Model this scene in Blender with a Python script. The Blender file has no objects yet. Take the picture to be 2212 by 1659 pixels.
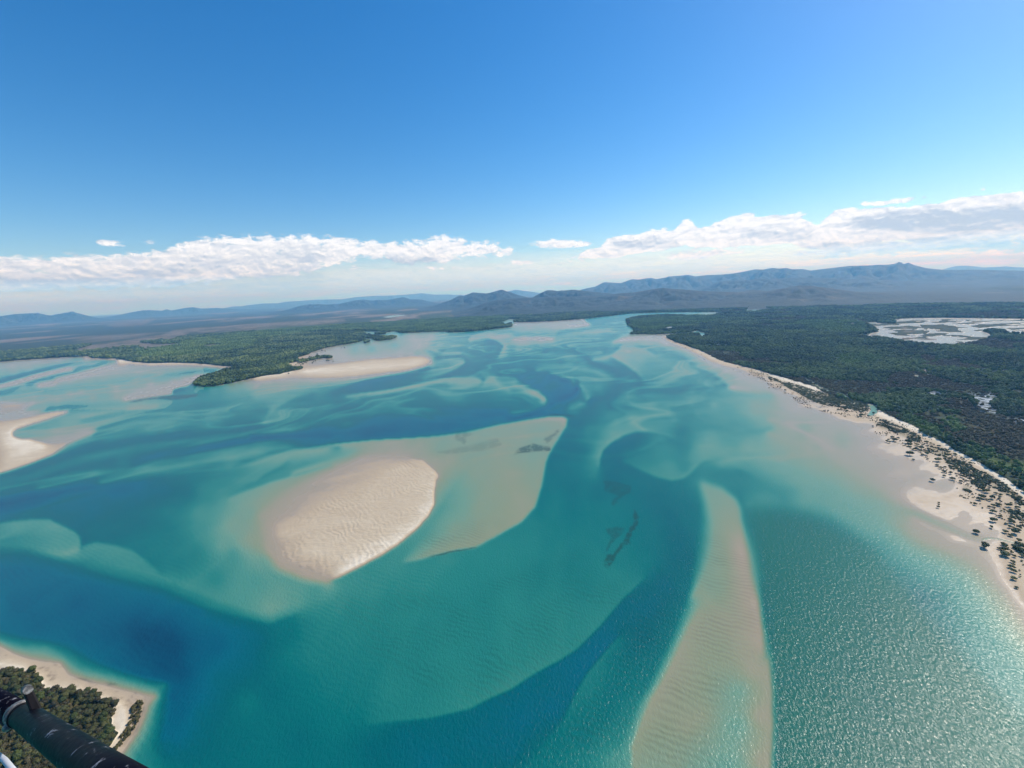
import bpy, math, random
import numpy as np
from mathutils import Vector, Matrix
rng = np.random.default_rng(11); random.seed(7)
R = math.radians
S = bpy.context.scene

# ---------------------------------------------------------------- camera
ALT, FPX, CX, CY = 350.0, 922.0, 1106.0, 829.5           # flying height; survey pixels
cam_d = bpy.data.cameras.new('camera'); cam = bpy.data.objects.new('camera', cam_d)
S.collection.objects.link(cam); S.camera = cam
cam_d.sensor_width = 36; cam_d.lens = 36 * FPX / 2212.0
cam_d.clip_start = .05; cam_d.clip_end = 500000
PITCH, ROLL = R(-12.2), R(2.8)
CAM = Matrix.Rotation(R(90) + PITCH, 4, 'X') @ Matrix.Rotation(-ROLL, 4, 'Z')
CAM.translation = Vector((0, 0, ALT)); cam.matrix_world = CAM
CR = np.array(CAM.to_3x3())
def rays(x, y):
    """survey pixel -> direction"""
    x = np.asarray(x, float); y = np.asarray(y, float)
    v = np.stack([(x - CX) / FPX, -(y - CY) / FPX, -np.ones_like(x)], -1)
    return v @ CR.T
def ground(x, y, z=0.0):
    d = rays(x, y); k = (z - ALT) / d[..., 2]
    return d[..., 0] * k, d[..., 1] * k
def pix(X, Y, Z):
    v = np.stack([X, Y, Z - ALT], -1) @ CR
    w = np.maximum(-v[..., 2], 1e-6)
    return v[..., 0] / w * FPX + CX, -v[..., 1] / w * FPX + CY
def at(x, y, depth):
    d = rays(x, y); return Vector(d * depth) + Vector((0, 0, ALT))

# ---------------------------------------------------------------- light
SUN_AZ, SUN_EL = R(60), R(42)
w = bpy.data.worlds.new('World'); S.world = w; w.use_nodes = True
nt = w.node_tree; nt.nodes.clear()
sky = nt.nodes.new('ShaderNodeTexSky'); sky.sky_type = 'NISHITA'; sky.sun_disc = False
sky.sun_elevation = SUN_EL; sky.sun_rotation = SUN_AZ
sky.altitude = 0; sky.air_density = 1.0; sky.dust_density = .3; sky.ozone_density = 4.0
bg = nt.nodes.new('ShaderNodeBackground'); bg.inputs['Strength'].default_value = .115
out = nt.nodes.new('ShaderNodeOutputWorld')
hs = nt.nodes.new('ShaderNodeHueSaturation'); hs.inputs['Saturation'].default_value = 1.36; hs.inputs['Value'].default_value = 1.02; hs.inputs['Hue'].default_value = .503
nt.links.new(sky.outputs[0], hs.inputs['Color']); nt.links.new(hs.outputs[0], bg.inputs[0]); nt.links.new(bg.outputs[0], out.inputs[0])
sd = bpy.data.lights.new('sun', 'SUN'); sd.energy = 3.6; sd.angle = R(.53); sd.color = (1, .95, .87)
sun = bpy.data.objects.new('sun', sd); S.collection.objects.link(sun)
TO_SUN = Vector((math.sin(SUN_AZ) * math.cos(SUN_EL), math.cos(SUN_AZ) * math.cos(SUN_EL), math.sin(SUN_EL)))
sun.rotation_euler = TO_SUN.to_track_quat('Z', 'Y').to_euler()
sun.location = (0, 0, 800)
S.view_settings.view_transform = 'Standard'; S.view_settings.look = 'None'
S.view_settings.exposure = 0.32; S.view_settings.gamma = 1.0
S.cycles.max_bounces = 5; S.cycles.diffuse_bounces = 2; S.cycles.glossy_bounces = 2; S.cycles.transparent_max_bounces = 16
HAZE = 5.4e-5
S.cycles.volume_bounces = 1; S.cycles.caustics_reflective = False; S.cycles.caustics_refractive = False

# ---------------------------------------------------------------- helpers
def link(o, parent=None):
    S.collection.objects.link(o)
    if parent is not None: o.parent = parent
    return o
def tag(o, label=None, cat=None, group=None, kind=None):
    if label: o['label'] = label
    if cat: o['category'] = cat
    if group: o['group'] = group
    if kind: o['kind'] = kind
    return o
def mesh_np(name, co, faces, smooth=True):
    """co (n,3), faces (m,k) with k = 3 or 4"""
    me = bpy.data.meshes.new(name); co = np.ascontiguousarray(co, np.float32); faces = np.ascontiguousarray(faces, np.int32)
    me.vertices.add(len(co)); me.vertices.foreach_set('co', co.ravel())
    k = faces.shape[1]; me.loops.add(faces.size); me.loops.foreach_set('vertex_index', faces.ravel())
    me.polygons.add(len(faces)); me.polygons.foreach_set('loop_start', np.arange(0, faces.size, k, dtype=np.int32))
    try: me.polygons.foreach_set('loop_total', np.full(len(faces), k, np.int32))
    except Exception: pass
    me.update(calc_edges=True)
    me.polygons.foreach_set('use_smooth', np.full(len(faces), smooth, bool))
    return me
def attr(me, name, a, typ='FLOAT'):
    at_ = me.attributes.new(name, typ, 'POINT')
    at_.data.foreach_set({'FLOAT': 'value', 'FLOAT_COLOR': 'color', 'FLOAT_VECTOR': 'vector', 'INT': 'value'}[typ], np.ascontiguousarray(a, np.int32 if typ == 'INT' else np.float32).ravel())
def grid_faces(nr, nc):
    i = np.arange(nr - 1)[:, None] * nc + np.arange(nc - 1)[None, :]
    i = i.ravel(); return np.stack([i, i + 1, i + 1 + nc, i + nc], 1)
def _h(ix, iy, seed):
    n = (ix.astype(np.int64) * 374761393 + iy.astype(np.int64) * 668265263 + seed * 1442695041) & 0xffffffff
    n = ((n ^ (n >> 13)) * 1274126177) & 0xffffffff
    return ((n ^ (n >> 16)) & 0xffffff) / float(0xffffff)
def vnoise(x, y, seed=0):
    ix, iy = np.floor(x), np.floor(y); fx, fy = x - ix, y - iy
    fx = fx * fx * (3 - 2 * fx); fy = fy * fy * (3 - 2 * fy)
    a, b, c, d = _h(ix, iy, seed), _h(ix + 1, iy, seed), _h(ix, iy + 1, seed), _h(ix + 1, iy + 1, seed)
    return (a * (1 - fx) + b * fx) * (1 - fy) + (c * (1 - fx) + d * fx) * fy
def fbm(x, y, o=4, seed=0):
    s, a, t = 0, .5, 0
    for k in range(o):
        s = s + a * vnoise(x * 2 ** k, y * 2 ** k, seed + k); t += a; a *= .5
    return s / t
class NT:
    """terse node building"""
    def __init__(s, name):
        s.m = bpy.data.materials.new(name); s.m.use_nodes = True; s.t = s.m.node_tree; s.t.nodes.clear()
        s.o = s.t.nodes.new('ShaderNodeOutputMaterial')
    def n(s, typ, ins=None, **kw):
        q = s.t.nodes.new('ShaderNode' + typ)
        for k, v in kw.items(): setattr(q, k, v)
        for k, v in (ins or {}).items(): s.set(q.inputs[k], v)
        return q
    def set(s, sock, v):
        if hasattr(v, 'outputs'): v = v.outputs[0]
        if isinstance(v, bpy.types.NodeSocket): s.t.links.new(v, sock)
        elif isinstance(v, tuple) and len(v) == 3 and sock.type == 'RGBA': sock.default_value = (*v, 1)
        else: sock.default_value = v
    def math(s, op, a, b=0.0, c=None, clamp=False):
        q = s.n('Math', operation=op, use_clamp=clamp); s.set(q.inputs[0], a); s.set(q.inputs[1], b)
        if c is not None: s.set(q.inputs[2], c)
        return q.outputs[0]
    def ramp(s, f, stops, interp='LINEAR'):
        q = s.n('ValToRGB'); q.color_ramp.interpolation = interp; e = q.color_ramp.elements
        while len(e) < len(stops): e.new(.5)
        for k, (p, c) in enumerate(stops): e[k].position = p; e[k].color = (*c, 1) if isinstance(c, tuple) else (c, c, c, 1)
        s.set(q.inputs[0], f); return q.outputs[0]
    def mix(s, f, a, b, blend='MIX'):
        q = s.n('Mix', data_type='RGBA', blend_type=blend); s.set(q.inputs[0], f); s.set(q.inputs[6], a); s.set(q.inputs[7], b); return q.outputs[2]
    def att(s, name): return s.n('Attribute', attribute_name=name)
    def noise(s, vec, scale, detail=3, rough=.5, dist=0.0, out=0, dim='3D'):
        q = s.n('TexNoise', noise_dimensions=dim); s.set(q.inputs['Scale'], scale); s.set(q.inputs['Detail'], detail); s.set(q.inputs['Roughness'], rough); s.set(q.inputs['Distortion'], dist)
        if vec is not None: s.set(q.inputs['Vector'], vec)
        return q.outputs[out]
    def mapping(s, vec, scale=(1, 1, 1), rot=(0, 0, 0), loc=(0, 0, 0)):
        q = s.n('Mapping'); s.set(q.inputs['Vector'], vec); q.inputs['Scale'].default_value = scale; q.inputs['Rotation'].default_value = rot; q.inputs['Location'].default_value = loc; return q.outputs[0]
    def done(s, shader, vol=None):
        s.t.links.new(shader.outputs[0] if hasattr(shader, 'outputs') else shader, s.o.inputs['Surface']); return s.m
def lin(r, g, b):
    f = lambda c: (c / 255.0 / 12.92) if c <= 10 else ((c / 255.0 + .055) / 1.055) ** 2.4
    return (f(r), f(g), f(b))
# ---------------------------------------------------------------- survey of the estuary
# Outlines were read off the photograph (in a 2212 x 1659 px reading) and are turned into
# ground positions further down; K maps the enlarged views they were read in to that frame.
K = {'A': (1, 0, 0), 'a1': (.25, 0, 594), 'a2': (.25, 553, 594), 'a3': (.25, 1106, 594), 'a4': (.25, 1659, 594),
     'b1': (.25, 0, 1244), 'b2': (.25, 553, 1244), 'b3': (.25, 1106, 1244), 'b4': (.25, 1659, 1244), 'c4': (.25, 1659, 864),
     'd1': (.3335, 0, 918), 'd2': (.3335, 540, 864), 'd3': (.3335, 1134, 864),
     'e1': (.17, 1836, 864), 'e2': (.1953, 1890, 1026), 'e3': (.1709, 0, 1377)}
def P(tag, pts):
    s, ox, oy = K[tag]
    return [(p[0] * s + ox, p[1] * s + oy) for p in pts]
CURV = []      # (points, values on the left hand, values on the right hand)
def cv(tag, pts, a, b=None):
    n = len(pts)
    f = lambda v: [v] * n if not isinstance(v, (list, tuple)) else [v[0] + (v[1] - v[0]) * i / (n - 1.0) for i in range(n)] if len(v) == 2 and n != 2 else list(v)
    CURV.append((P(tag, pts), f(a), None if b is None else f(b)))
BLOB = []      # spot soundings (x, y, value, radius)
def pt(tag, *trip):
    for x, y, v in trip:
        q = P(tag, [(x, y)])[0]
        BLOB.append((q[0], q[1], v, {'a': 4, 'd': 9, 'b': 10, 'c': 7}.get(tag[0], 12)))
# --- the great middle bank
cv('d2', [(1050,380),(1120,390),(1190,450),(1222,490),(1205,520),(1195,600),(1195,680),(1160,750),(1080,840),(960,940),(850,1010),(700,1090),(580,1150),(535,1165)],
   [.5,.5,.6,.6,.7,1.2,1.8,2.6,3.2,3.5,3.7,3.7,3.5,3.2], [-.4,-.5,-.6,-.7,-.7,-.8,-.9,-.9,-.9,-.9,-.9,-1,-1,-.6])
cv('d2', [(500,1170),(380,1145),(200,1075),(120,975),(110,880)], [.15,.15,.2,.3,.4])
cv('d2', [(470,1215),(330,1195),(150,1130),(20,1020),(-80,900)], [2.8,2.9,2.7,2.0,1.6])
cv('d2', [(180,870),(320,840),(450,760),(560,690),(700,640),(800,560),(900,470),(1000,430)], -.5)
cv('d2', [(330,980),(500,1000),(650,950),(800,900),(1000,740),(1100,600),(1110,500)], -.62)
cv('d2', [(60,760),(300,590),(500,480),(720,385),(1000,365)], [.5,.3,.1,.05,.1])
cv('d2', [(-60,690),(100,590),(300,475),(560,405),(740,345),(900,320)], [1.7,1.5,1.2,1.0,.8,.6])
cv('d2', [(0,550),(150,487),(300,437),(450,390),(600,350),(690,325)], [3.6,3.7,3.6,3.1,2.4,1.6])
cv('d2', [(0,430),(200,365),(400,325),(600,290),(800,270),(960,255)], [2.8,2.0,1.5,1.2,.8,.6])
cv('d2', [(-100,440),(100,365),(250,328),(400,300),(600,275),(800,255),(1000,245),(1200,232),(1400,205),(1600,160),(1800,125),(1950,103),(2030,104),(2058,125),(2050,170),(2010,235),(1975,290),(1950,330),(1920,400),(1890,560),(1850,690),(1760,790),(1600,880),(1460,955)],
   [4.2,4.8,5.6,6.8,7.2,7.4,7.4,7.2,7.0,6.8,6.6,6.3,5.8,5.4,5.6,6,6,5.9,5.8,5.3,5.0,4.6,4.2,4.0], [3.6,2.8,2.4,2,1.5,.9,.8,1.3,1.3,1.2,1.1,.9,.8,.9,1.1,1.3,1.3,1.3,1.2,1.1,.9,.9,.9,.9])
cv('d2', [(1460,955),(1350,970),(1200,1005),(1100,1035),(1000,1055)], 3.9, [.9,.9,1.0,1.4,2.4])
cv('d2', [(1390,470),(1300,600),(1225,720),(1130,860),(1040,960),(960,1050)], [1.7,2.4,2.9,3.2,3.5,3.7])
pt('d2', (1700,500,.9),(1500,700,1.3),(1350,850,1.5),(1300,380,.8),(1100,350,.7),(1500,470,1.2),(1620,340,1.0),(1750,180,1.1),(1500,250,1.4),(1250,280,1.4),(1750,640,.9),(1450,900,1.1),(1250,960,1.3),(1600,780,1.0))
cv('d2', [(2000,600),(1960,760),(1860,880),(1650,980),(1400,1060)], [4.9,4.7,4.4,4.2,4.0])
pt('d2', (600,1300,3.7),(1100,1500,4.2),(1500,1300,4.2),(1900,1100,4.6),(2100,700,5.2),(900,1200,3.9),(300,1300,2.7),(200,1330,2.3),(1300,1150,3.9),(750,1250,3.8),(900,1400,4.0))
# --- teal floor south of it and the dark channel round it
cv('A', [(1393,1250),(1346,1294),(1296,1354),(1246,1404),(1206,1429),(1156,1456),(1106,1489),(1053,1512),(1016,1532),(930,1552),(850,1560),(790,1567)],
   [5.7,6.2,6.6,6.6,6.6,6.6,6.5,6.3,6.1,6.0,5.8,5.4], [4.4,4.0,3.9,3.9,3.8,3.7,3.7,3.7,3.8,4.0,4.4,4.9])
cv('b3', [(920,525),(820,635),(720,750),(640,850),(560,990),(500,1120),(430,1260),(300,1420),(150,1600),(100,1700)], [4.8,4.6,4.4,4.5,4.6,4.8,5.1,5.4,5.4,5.2], [6.7,6.9,6.9,6.9,6.7,6.5,6.2,5.9,5.8,5.6])
pt('b3', (700,950,4.7),(900,700,5.3),(900,1000,5.3),(800,1200,5.1),(600,1400,5.0),(900,1400,4.3),(300,500,4.1),(500,300,4.0),(800,100,4.2),(200,800,3.8),(1150,500,6.0),(1200,250,6.4),(1050,600,5.8),(350,1150,6.8),(100,1250,6.9),(0,1500,6.6),(500,1650,4.8),(900,1600,3.2))
pt('b2', (1300,1400,6.2),(1000,1500,6.1),(400,1400,5.6),(200,1600,5.3),(700,1000,4.7),(1200,1000,4.2),(1100,600,4.2),(500,700,4.5),(1700,700,4.1),(1800,1000,3.9),(1500,300,4.0),(800,250,3.9),(1900,1400,6.4),(1500,1600,6.5),(0,700,6.4),(100,1000,5.8),(300,500,5.2),(600,450,4.4),(1000,850,4.5),(700,1300,5.1),(850,1600,5.6))
# --- right hand spit
cv('b3', [(1610,290),(1530,430),(1450,600),(1370,770),(1290,920),(1200,1060),(1130,1220),(1070,1370),(1030,1480),(1040,1659),(1060,1850)], [.9,.8,.7,.7,.7,.7,.8,.9,1.0,1.2,1.2], [1.4,1.5,1.5,1.5,1.6,1.7,2.0,2.4,2.6,2.6,2.6])
cv('b3', [(1545,0),(1530,100),(1490,210),(1410,430),(1330,620),(1240,800),(1170,950),(1080,1080),(1020,1230),(960,1400)], [5.6,5.6,5.5,5.3,5.2,5.0,4.8,4.6,4.4,3.9])
cv('d3', [(1105,560),(1130,680),(1130,800),(1100,930),(1085,1050),(1045,1170)], [5.0,5.2,5.3,5.5,5.7,5.7])
cv('d3', [(1150,540),(1185,640),(1215,740),(1225,860),(1215,950),(1190,1050),(1150,1150),(1090,1280)], [1.9,1.7,1.5,1.4,1.4,1.4,1.4,1.3])
cv('d3', [(1150,530),(1280,570),(1370,640),(1400,700),(1410,780),(1445,900),(1475,1000),(1505,1150),(1530,1300),(1548,1450),(1570,1659)],
   [3.4,4.4,5.0,5.4,5.5,5.8,6.2,6.4,6.4,6.2,6.0], [2.0,1.5,1.2,1.2,1.1,.6,.5,.4,.4,.4,.5])
cv('d3', [(1370,900),(1405,1000),(1440,1090),(1470,1180),(1500,1300),(1520,1450),(1540,1600)], [.4,.1,.0,.0,.0,.1,.2])
cv('d3', [(1180,1350),(1250,1250),(1290,1150),(1300,1000),(1290,850),(1290,700)], [1.1,1.2,1.1,1.0,1.0,1.2])
cv('b4', [(-20,450),(30,700),(55,1000),(62,1300),(45,1659),(30,1850)], 6.0, .5)
pt('b3', (1500,1300,.9),(1600,900,1.0),(1800,600,1.0),(1950,1000,2.0),(1950,1300,2.3),(1850,1650,2.6),(2150,1200,.5),(2150,1600,.6),(1400,1600,1.3),(1700,300,.9),(1650,1200,1.0),(2080,800,.6))
# --- basin on the right and its shore
pt('b4', (100,100,6.4),(400,300,6.2),(900,300,6.0),(1300,200,5.2),(700,700,6.2),(1500,600,5.3),(200,900,6.4),(900,1100,6.3),(1700,1100,5.2),(500,1500,6.4),(1400,1500,6.0),(2100,1500,4.5))
cv('c4', [(900,1150),(1100,1300),(1300,1420),(1500,1500),(1650,1600),(1740,1750),(1850,1950),(2050,2200),(2300,2500)], [2.9,3.0,3.0,3.0,3.0,3.0,3.0,3.0,3.0])
cv('c4', [(1080,1060),(1250,1170),(1420,1240),(1600,1310),(1750,1370),(1850,1460),(1950,1580),(2050,1690),(2150,1850),(2300,2050)], [.7,.6,.5,.5,.55,.6,.6,.6,.6,.6])
cv('c4', [(1800,1300),(1930,1420),(2000,1560),(2090,1660),(2212,1800),(2400,2000)], [.15,.1,.1,.1,.1,.1])
cv('c4', [(1900,860),(2000,960),(2080,1180),(2060,1300),(2110,1420),(2180,1600),(2300,1800)], [-.3,-.3,-.4,-.5,-.5,-.5,-.5])
cv('c4', [(1250,1020),(1400,1090),(1550,1150),(1700,1210),(1850,1250)], [.1,.02,-.03,-.05,-.02])
cv('c4', [(880,865),(1000,890),(1150,940),(1300,990),(1450,1060),(1600,1130),(1750,1185),(1850,1205)], [1.9,1.7,1.4,1.2,1.0,.8,.6,.45])
cv('c4', [(1050,850),(1180,880),(1330,940),(1480,1010),(1700,1120),(1850,1160),(2000,1150)], [.25,.02,-.05,-.05,.02,.08,.05])
cv('c4', [(1200,830),(1350,850),(1500,830),(1650,850),(1750,900)], [-.03,-.08,-.08,-.06,-.05])
pt('c4', (1450,980,-.05),(1700,1000,.04),(1600,700,.1),(1300,650,.1),(1100,500,.1),(900,330,.08),(1000,600,.15),(1500,780,.06),(1900,1000,.0),(1800,800,-.1),(1750,700,.05),(1300,480,.02))
cv('c4', [(0,170),(300,280),(600,420),(800,560),(950,700),(1040,800)], [.9,.45,.4,.4,.45,.5])
cv('c4', [(0,280),(200,380),(500,560),(700,680),(850,800)], [.8,.9,.9,1.0,1.2])
cv('c4', [(0,500),(150,590),(350,710),(550,800),(800,900),(950,960)], [1.7,1.9,2.1,2.2,2.1,2.0])
cv('d3', [(1450,690),(1650,688),(1850,722),(2000,765),(2110,840),(2230,930)], 2.4, 4.9)
cv('d3', [(1250,440),(1400,448),(1560,518),(1740,580),(1770,630),(1660,675)], [3.2,3.2,3.0,2.8,2.8,3.0], [4.4,4.6,4.6,4.3,4.2,3.8])
pt('c4', (300,1100,5.8),(100,1050,6.0),(650,1150,4.8),(900,1300,4.4),(1200,1520,4.3),(400,1400,5.8),(1500,1700,4.4),(450,910,2.9),(700,960,2.7),(1100,1150,2.2))
cv('c4', [(270,40),(500,100),(620,150),(760,185),(900,195),(940,220)], [-.15,-.25,-.35,-.4,-.5,-.6], [.12,.12,.1,.1,.1,.1])
# --- middle: round hole, lobes
cv('d3', [(485,430),(490,370),(510,325),(560,278),(640,232),(720,208),(800,204),(870,218),(960,245)], [3.2,2.7,2.4,2.4,2.5,2.8,3.0,3.3,3.8], [5.8,5.9,6.1,6.2,6.1,6.0,5.8,5.2,4.8])
cv('d3', [(455,480),(450,380),(470,310),(540,240),(620,190)], [4.2,3.6,3.3,3.1,3.0])
cv('d3', [(640,400),(700,432),(780,470),(860,505),(950,523),(1020,512),(1070,480),(1130,415),(1180,392),(1240,405)], [4.6,4.2,3.8,3.4,3.2,3.2,3.0,2.7,2.6,3.0], [5.6,5.8,5.8,5.6,5.5,5.3,5.2,4.8,4.4,4.6])
pt('d3', (600,400,6.0),(560,500,6.0),(700,300,5.9),(720,380,4.6),(900,330,4.0),(930,430,3.5),(1020,300,4.8),(1010,180,4.8),(1040,440,4.4),(1150,330,2.5),(1200,250,2.4),(1100,380,3.1),
   (620,600,5.4),(560,700,4.9),(600,900,4.7),(850,620,5.8),(950,750,6.0),(1000,900,6.0),(960,1050,6.0),(800,900,5.4),(780,1050,4.9),(900,1200,6.2),(350,350,5.6),(300,550,5.3),(380,700,5.0),
   (300,900,4.7),(400,1200,4.4),(600,1150,4.4),(330,170,5.8),(430,200,4.4),(380,100,5.4),(700,130,3.0),(830,100,3.6),(560,120,4.0),(1300,350,2.5),(1450,300,2.0),(1600,400,2.3),(1750,450,2.2),(1900,350,1.3),(2000,550,2.0),(1950,640,2.6),(1200,480,4.4),(650,30,4.6),(900,30,4.2),(1100,100,3.8),(1300,120,3.0),(1550,150,2.0),(1800,200,1.3),(2050,260,.9),(1500,40,1.3),(1900,100,.5),(460,600,5.4),(480,800,4.9))
cv('d3', [(1130,180),(1300,190),(1420,215),(1500,205),(1600,185)], [3.8,3.7,3.5,3.1,2.6])
# --- upper middle
cv('a3', [(-60,1275),(100,1230),(250,1160),(400,1085),(520,1030),(575,985),(560,935),(470,900),(330,868),(170,840),(60,830)], [7.8,7.8,7.7,7.6,7.6,7.6,7.4,7.2,6.8,6.4,6.0])
cv('a3', [(0,960),(80,975),(160,1010),(230,1050),(280,1095)], [3.0,2.9,2.7,2.6,2.8], [3.4,3.2,3.2,3.4,4.4])
cv('a3', [(60,900),(160,940),(250,990),(310,1050),(320,1090)], [6.6,6.6,6.8,7.0,7.2])
cv('a3', [(0,1040),(130,1050),(250,1080)], [5.0,5.2,5.4])
cv('a3', [(-20,1190),(150,1160),(300,1130)], [5.6,5.8,6.4])
cv('a3', [(210,830),(330,803),(450,800),(600,820),(720,848),(800,880),(870,905)], [4.2,3.6,3.1,3.0,3.0,3.1,4.4], [4.6,4.0,3.6,3.6,3.8,3.9,4.8])
cv('a3', [(330,850),(470,890),(580,950),(640,1010),(665,1070),(620,1105),(500,1150)], [4.6,4.2,3.8,3.5,3.4,3.5,4.2])
cv('a3', [(610,1100),(700,1075),(800,1050),(900,1010),(950,950)], [6.0,5.6,5.4,5.5,5.4])
pt('a3', (750,970,3.3),(700,900,4.2),(770,1030,4.0),(880,950,5.4),(1000,900,5.4),(1100,930,6.0),(1120,1000,5.8),(1000,1080,5.8),(850,1130,6.2),(680,1130,6.4),(620,1180,6.6),(540,1280,6.4),(500,1400,6.3),(420,1500,6.0),(360,1600,5.8),
   (1250,950,4.3),(1300,900,3.5),(1400,850,3.1),(1200,850,3.3),(1400,1000,4.9),(1550,1030,4.7),(1700,1000,4.3),(1200,1120,3.6),(1350,1120,3.6),(1550,1110,2.9),(1000,1250,4.6),(900,1400,3.2),(1050,1340,3.0),(800,1300,4.6),(700,1400,5.2),(640,1520,5.4),(1400,1250,2.6),(1600,1200,2.0),(1750,1120,1.7),(1300,1400,3.1))
cv('a3', [(1130,970),(1250,1000),(1400,1010),(1550,990),(1700,970)], [5.0,5.1,5.1,4.8,4.4])
cv('a3', [(700,722),(780,708),(850,690),(900,655),(945,618)], [3.8,3.6,3.4,3.8,3.4], [2.6,2.1,1.8,1.7,1.6])
cv('a3', [(945,615),(1050,610),(1150,640),(1240,690)], [3.0,2.9,3.0,3.4], [1.5,1.4,1.6,1.9])
cv('a3', [(860,710),(950,760),(1050,830),(1130,900)], [1.6,1.9,2.8,3.8], [3.8,4.3,4.9,5.4])
pt('a3', (1000,680,1.3),(1100,720,1.6),(1080,790,2.2),(1180,780,3.0),(700,780,4.2),(560,760,4.2),(850,820,5.2),(980,860,5.6),(450,700,3.6),(330,690,3.4),(300,640,4.6),(560,790,4.8))
cv('a3', [(270,662),(380,658),(480,645),(560,660),(620,700),(700,760),(820,800),(930,850)], [5.0,5.2,5.0,4.9,5.0,5.3,5.3,5.5])
cv('a3', [(220,700),(330,680),(500,700),(600,740),(700,800)], [4.4,3.9,3.6,3.9,4.6])
pt('a3', (520,570,3.4),(490,600,3.2),(600,600,4.2),(700,640,4.8),(800,640,5.0),(900,580,4.6),(700,560,4.4),(600,540,4.2),(780,590,4.2),(400,620,4.2),(200,620,4.0),(100,700,5.0),(0,650,5.4),(200,760,5.4),(60,780,4.6),(420,750,5.4),(330,740,4.8),(0,720,5.4),(0,860,5.8),(500,850,4.2))
cv('a3', [(870,572),(950,550),(1080,535),(1250,530),(1330,560)], [3.2,1.6,1.0,.6,.3], [1.2,.5,.3,.3,.2])
cv('a3', [(930,590),(1100,588),(1250,600),(1400,640)], [2.4,2.0,1.9,1.7])
cv('a3', [(1200,700),(1350,760),(1500,840),(1650,920),(1760,970)], [2.4,2.8,3.2,3.8,4.2])
cv('a3', [(1280,650),(1450,700),(1600,800),(1750,880),(1850,950)], [3.2,3.2,3.6,3.9,4.0])
cv('a3', [(1350,620),(1500,680),(1650,770),(1800,860),(1900,930)], [1.6,1.6,1.7,1.9,1.8])
cv('a3', [(1300,570),(1450,620),(1600,690),(1750,770),(1900,830),(2050,880),(2212,930)], [.15,.3,.35,.35,.3,.15,.12])
cv('a3', [(1880,970),(2000,990),(2212,1010)], [.7,.8,.9])
cv('a3', [(1850,1000),(1950,1030),(2100,1040),(2250,1050)], [2.8,2.2,1.8,1.5])
cv('a3', [(0,420),(60,415),(250,412),(450,400),(620,392),(665,432),(560,455),(400,480),(200,500),(60,520)], [.3,.25,.2,.2,.3,.5,.8,1.4,2.0,2.2])
pt('a3', (350,435,.05),(500,420,.1),(150,450,.4),(100,490,1.4))
cv('a3', [(0,545),(120,528),(260,530),(360,540)], [2.6,2.4,2.4,2.4], [.6,.3,.2,.4])
cv('a3', [(400,510),(500,490),(620,480),(760,468),(850,462)], [4.0,4.0,3.8,3.6,3.8], [2.4,1.9,1.6,1.8,2.4])
pt('a3', (100,575,.4),(250,560,.2),(50,610,1.6),(330,590,2.0),(420,560,2.6))
cv('a3', [(640,400),(760,378),(900,362),(1000,348),(1150,340),(1300,336),(1600,330)], [3.8,3.8,4.0,4.0,3.6,2.8,2.4])
pt('a3', (700,420,3.6),(850,400,4.0),(880,370,2.2),(950,430,4.4),(960,480,4.4),(1000,500,3.2),(900,520,4.4),(800,500,4.0),(700,460,3.6),(640,450,3.4),(850,545,3.6))
cv('a3', [(1000,522),(1150,520),(1350,517),(1500,508)], [1.4,1.0,.8,1.0])
# --- upper left of middle
cv('a2', [(-60,1330),(60,1318),(300,1295),(500,1240),(700,1180),(900,1140),(1100,1110),(1300,1080)], [6.4,6.4,6.2,6.0,5.8,5.6,5.3,5.0])
cv('a2', [(80,1275),(120,1215),(180,1150),(260,1100),(380,1050),(500,1020)], [3.4,3.1,3.0,3.2,3.4,3.8], [3.4,3.6,3.9,4.2,4.4,4.6])
cv('a2', [(60,1290),(200,1270),(350,1250)], [3.6,4.4,5.0])
cv('a2', [(650,1020),(800,970),(950,925),(1100,890),(1250,860),(1400,825),(1500,800)], [4.9,5.5,5.7,5.6,5.4,5.0,4.4])
cv('a2', [(550,985),(750,950),(950,900),(1150,865),(1350,830),(1500,775)], [3.4,3.2,3.0,2.6,2.2,1.6])
cv('a2', [(340,905),(550,915),(800,895),(1000,875),(1200,850),(1400,815),(1510,765)], [.3,.4,.4,.4,.4,.4,.4])
cv('a2', [(0,960),(250,955),(450,950),(650,935)], [1.0,1.2,1.4,1.8])
cv('a2', [(0,1050),(200,1030),(400,1000),(550,980)], [2.4,2.4,2.6,3.2])
cv('a2', [(0,1170),(100,1160)], [4.6,4.6])
cv('a2', [(330,845),(430,815),(700,775),(1000,735),(1250,718),(1420,704),(1480,718),(1512,747),(1455,788),(1300,825),(1100,846),(850,875),(600,888),(420,880)], [.15,-.2,.1,.1,.15,.2,.4,.9,1.2,.6,.4,.3,.2,.1], [-.6,-1,-.7,-.6,-.5,-.5,-.5,-.5,-.5,-.5,-.5,-.5,-.5,-.4])
cv('a2', [(450,850),(700,830),(1000,800),(1300,770),(1430,750)], -.8)
cv('a2', [(0,920),(200,895),(330,870)], [.05,-.05,-.2])
pt('a2', (80,930,-.02),(230,905,-.15))
cv('a2', [(780,1037),(1000,1012),(1200,982),(1400,940),(1600,898),(1750,880),(1860,880),(1930,892),(1958,915),(1930,950),(1850,980)], [5.2,5.4,5.4,5.2,5.0,4.6,4.4,4.8,5.2,4.6,4.2], [3.2,2.3,2.0,2.0,2.0,2.2,2.4,2.7,2.9,3.0,3.2])
cv('a2', [(900,1060),(1100,1040),(1300,1010),(1500,960),(1650,930)], [4.4,4.4,4.3,4.2,3.8])
cv('a2', [(1690,985),(1780,990),(1900,965),(1980,930),(2040,908),(2110,950),(2200,990)], [2.8,2.7,2.7,2.8,2.5,3.4,3.4], [4.2,4.2,3.8,3.2,2.7,2.7,2.8])
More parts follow.
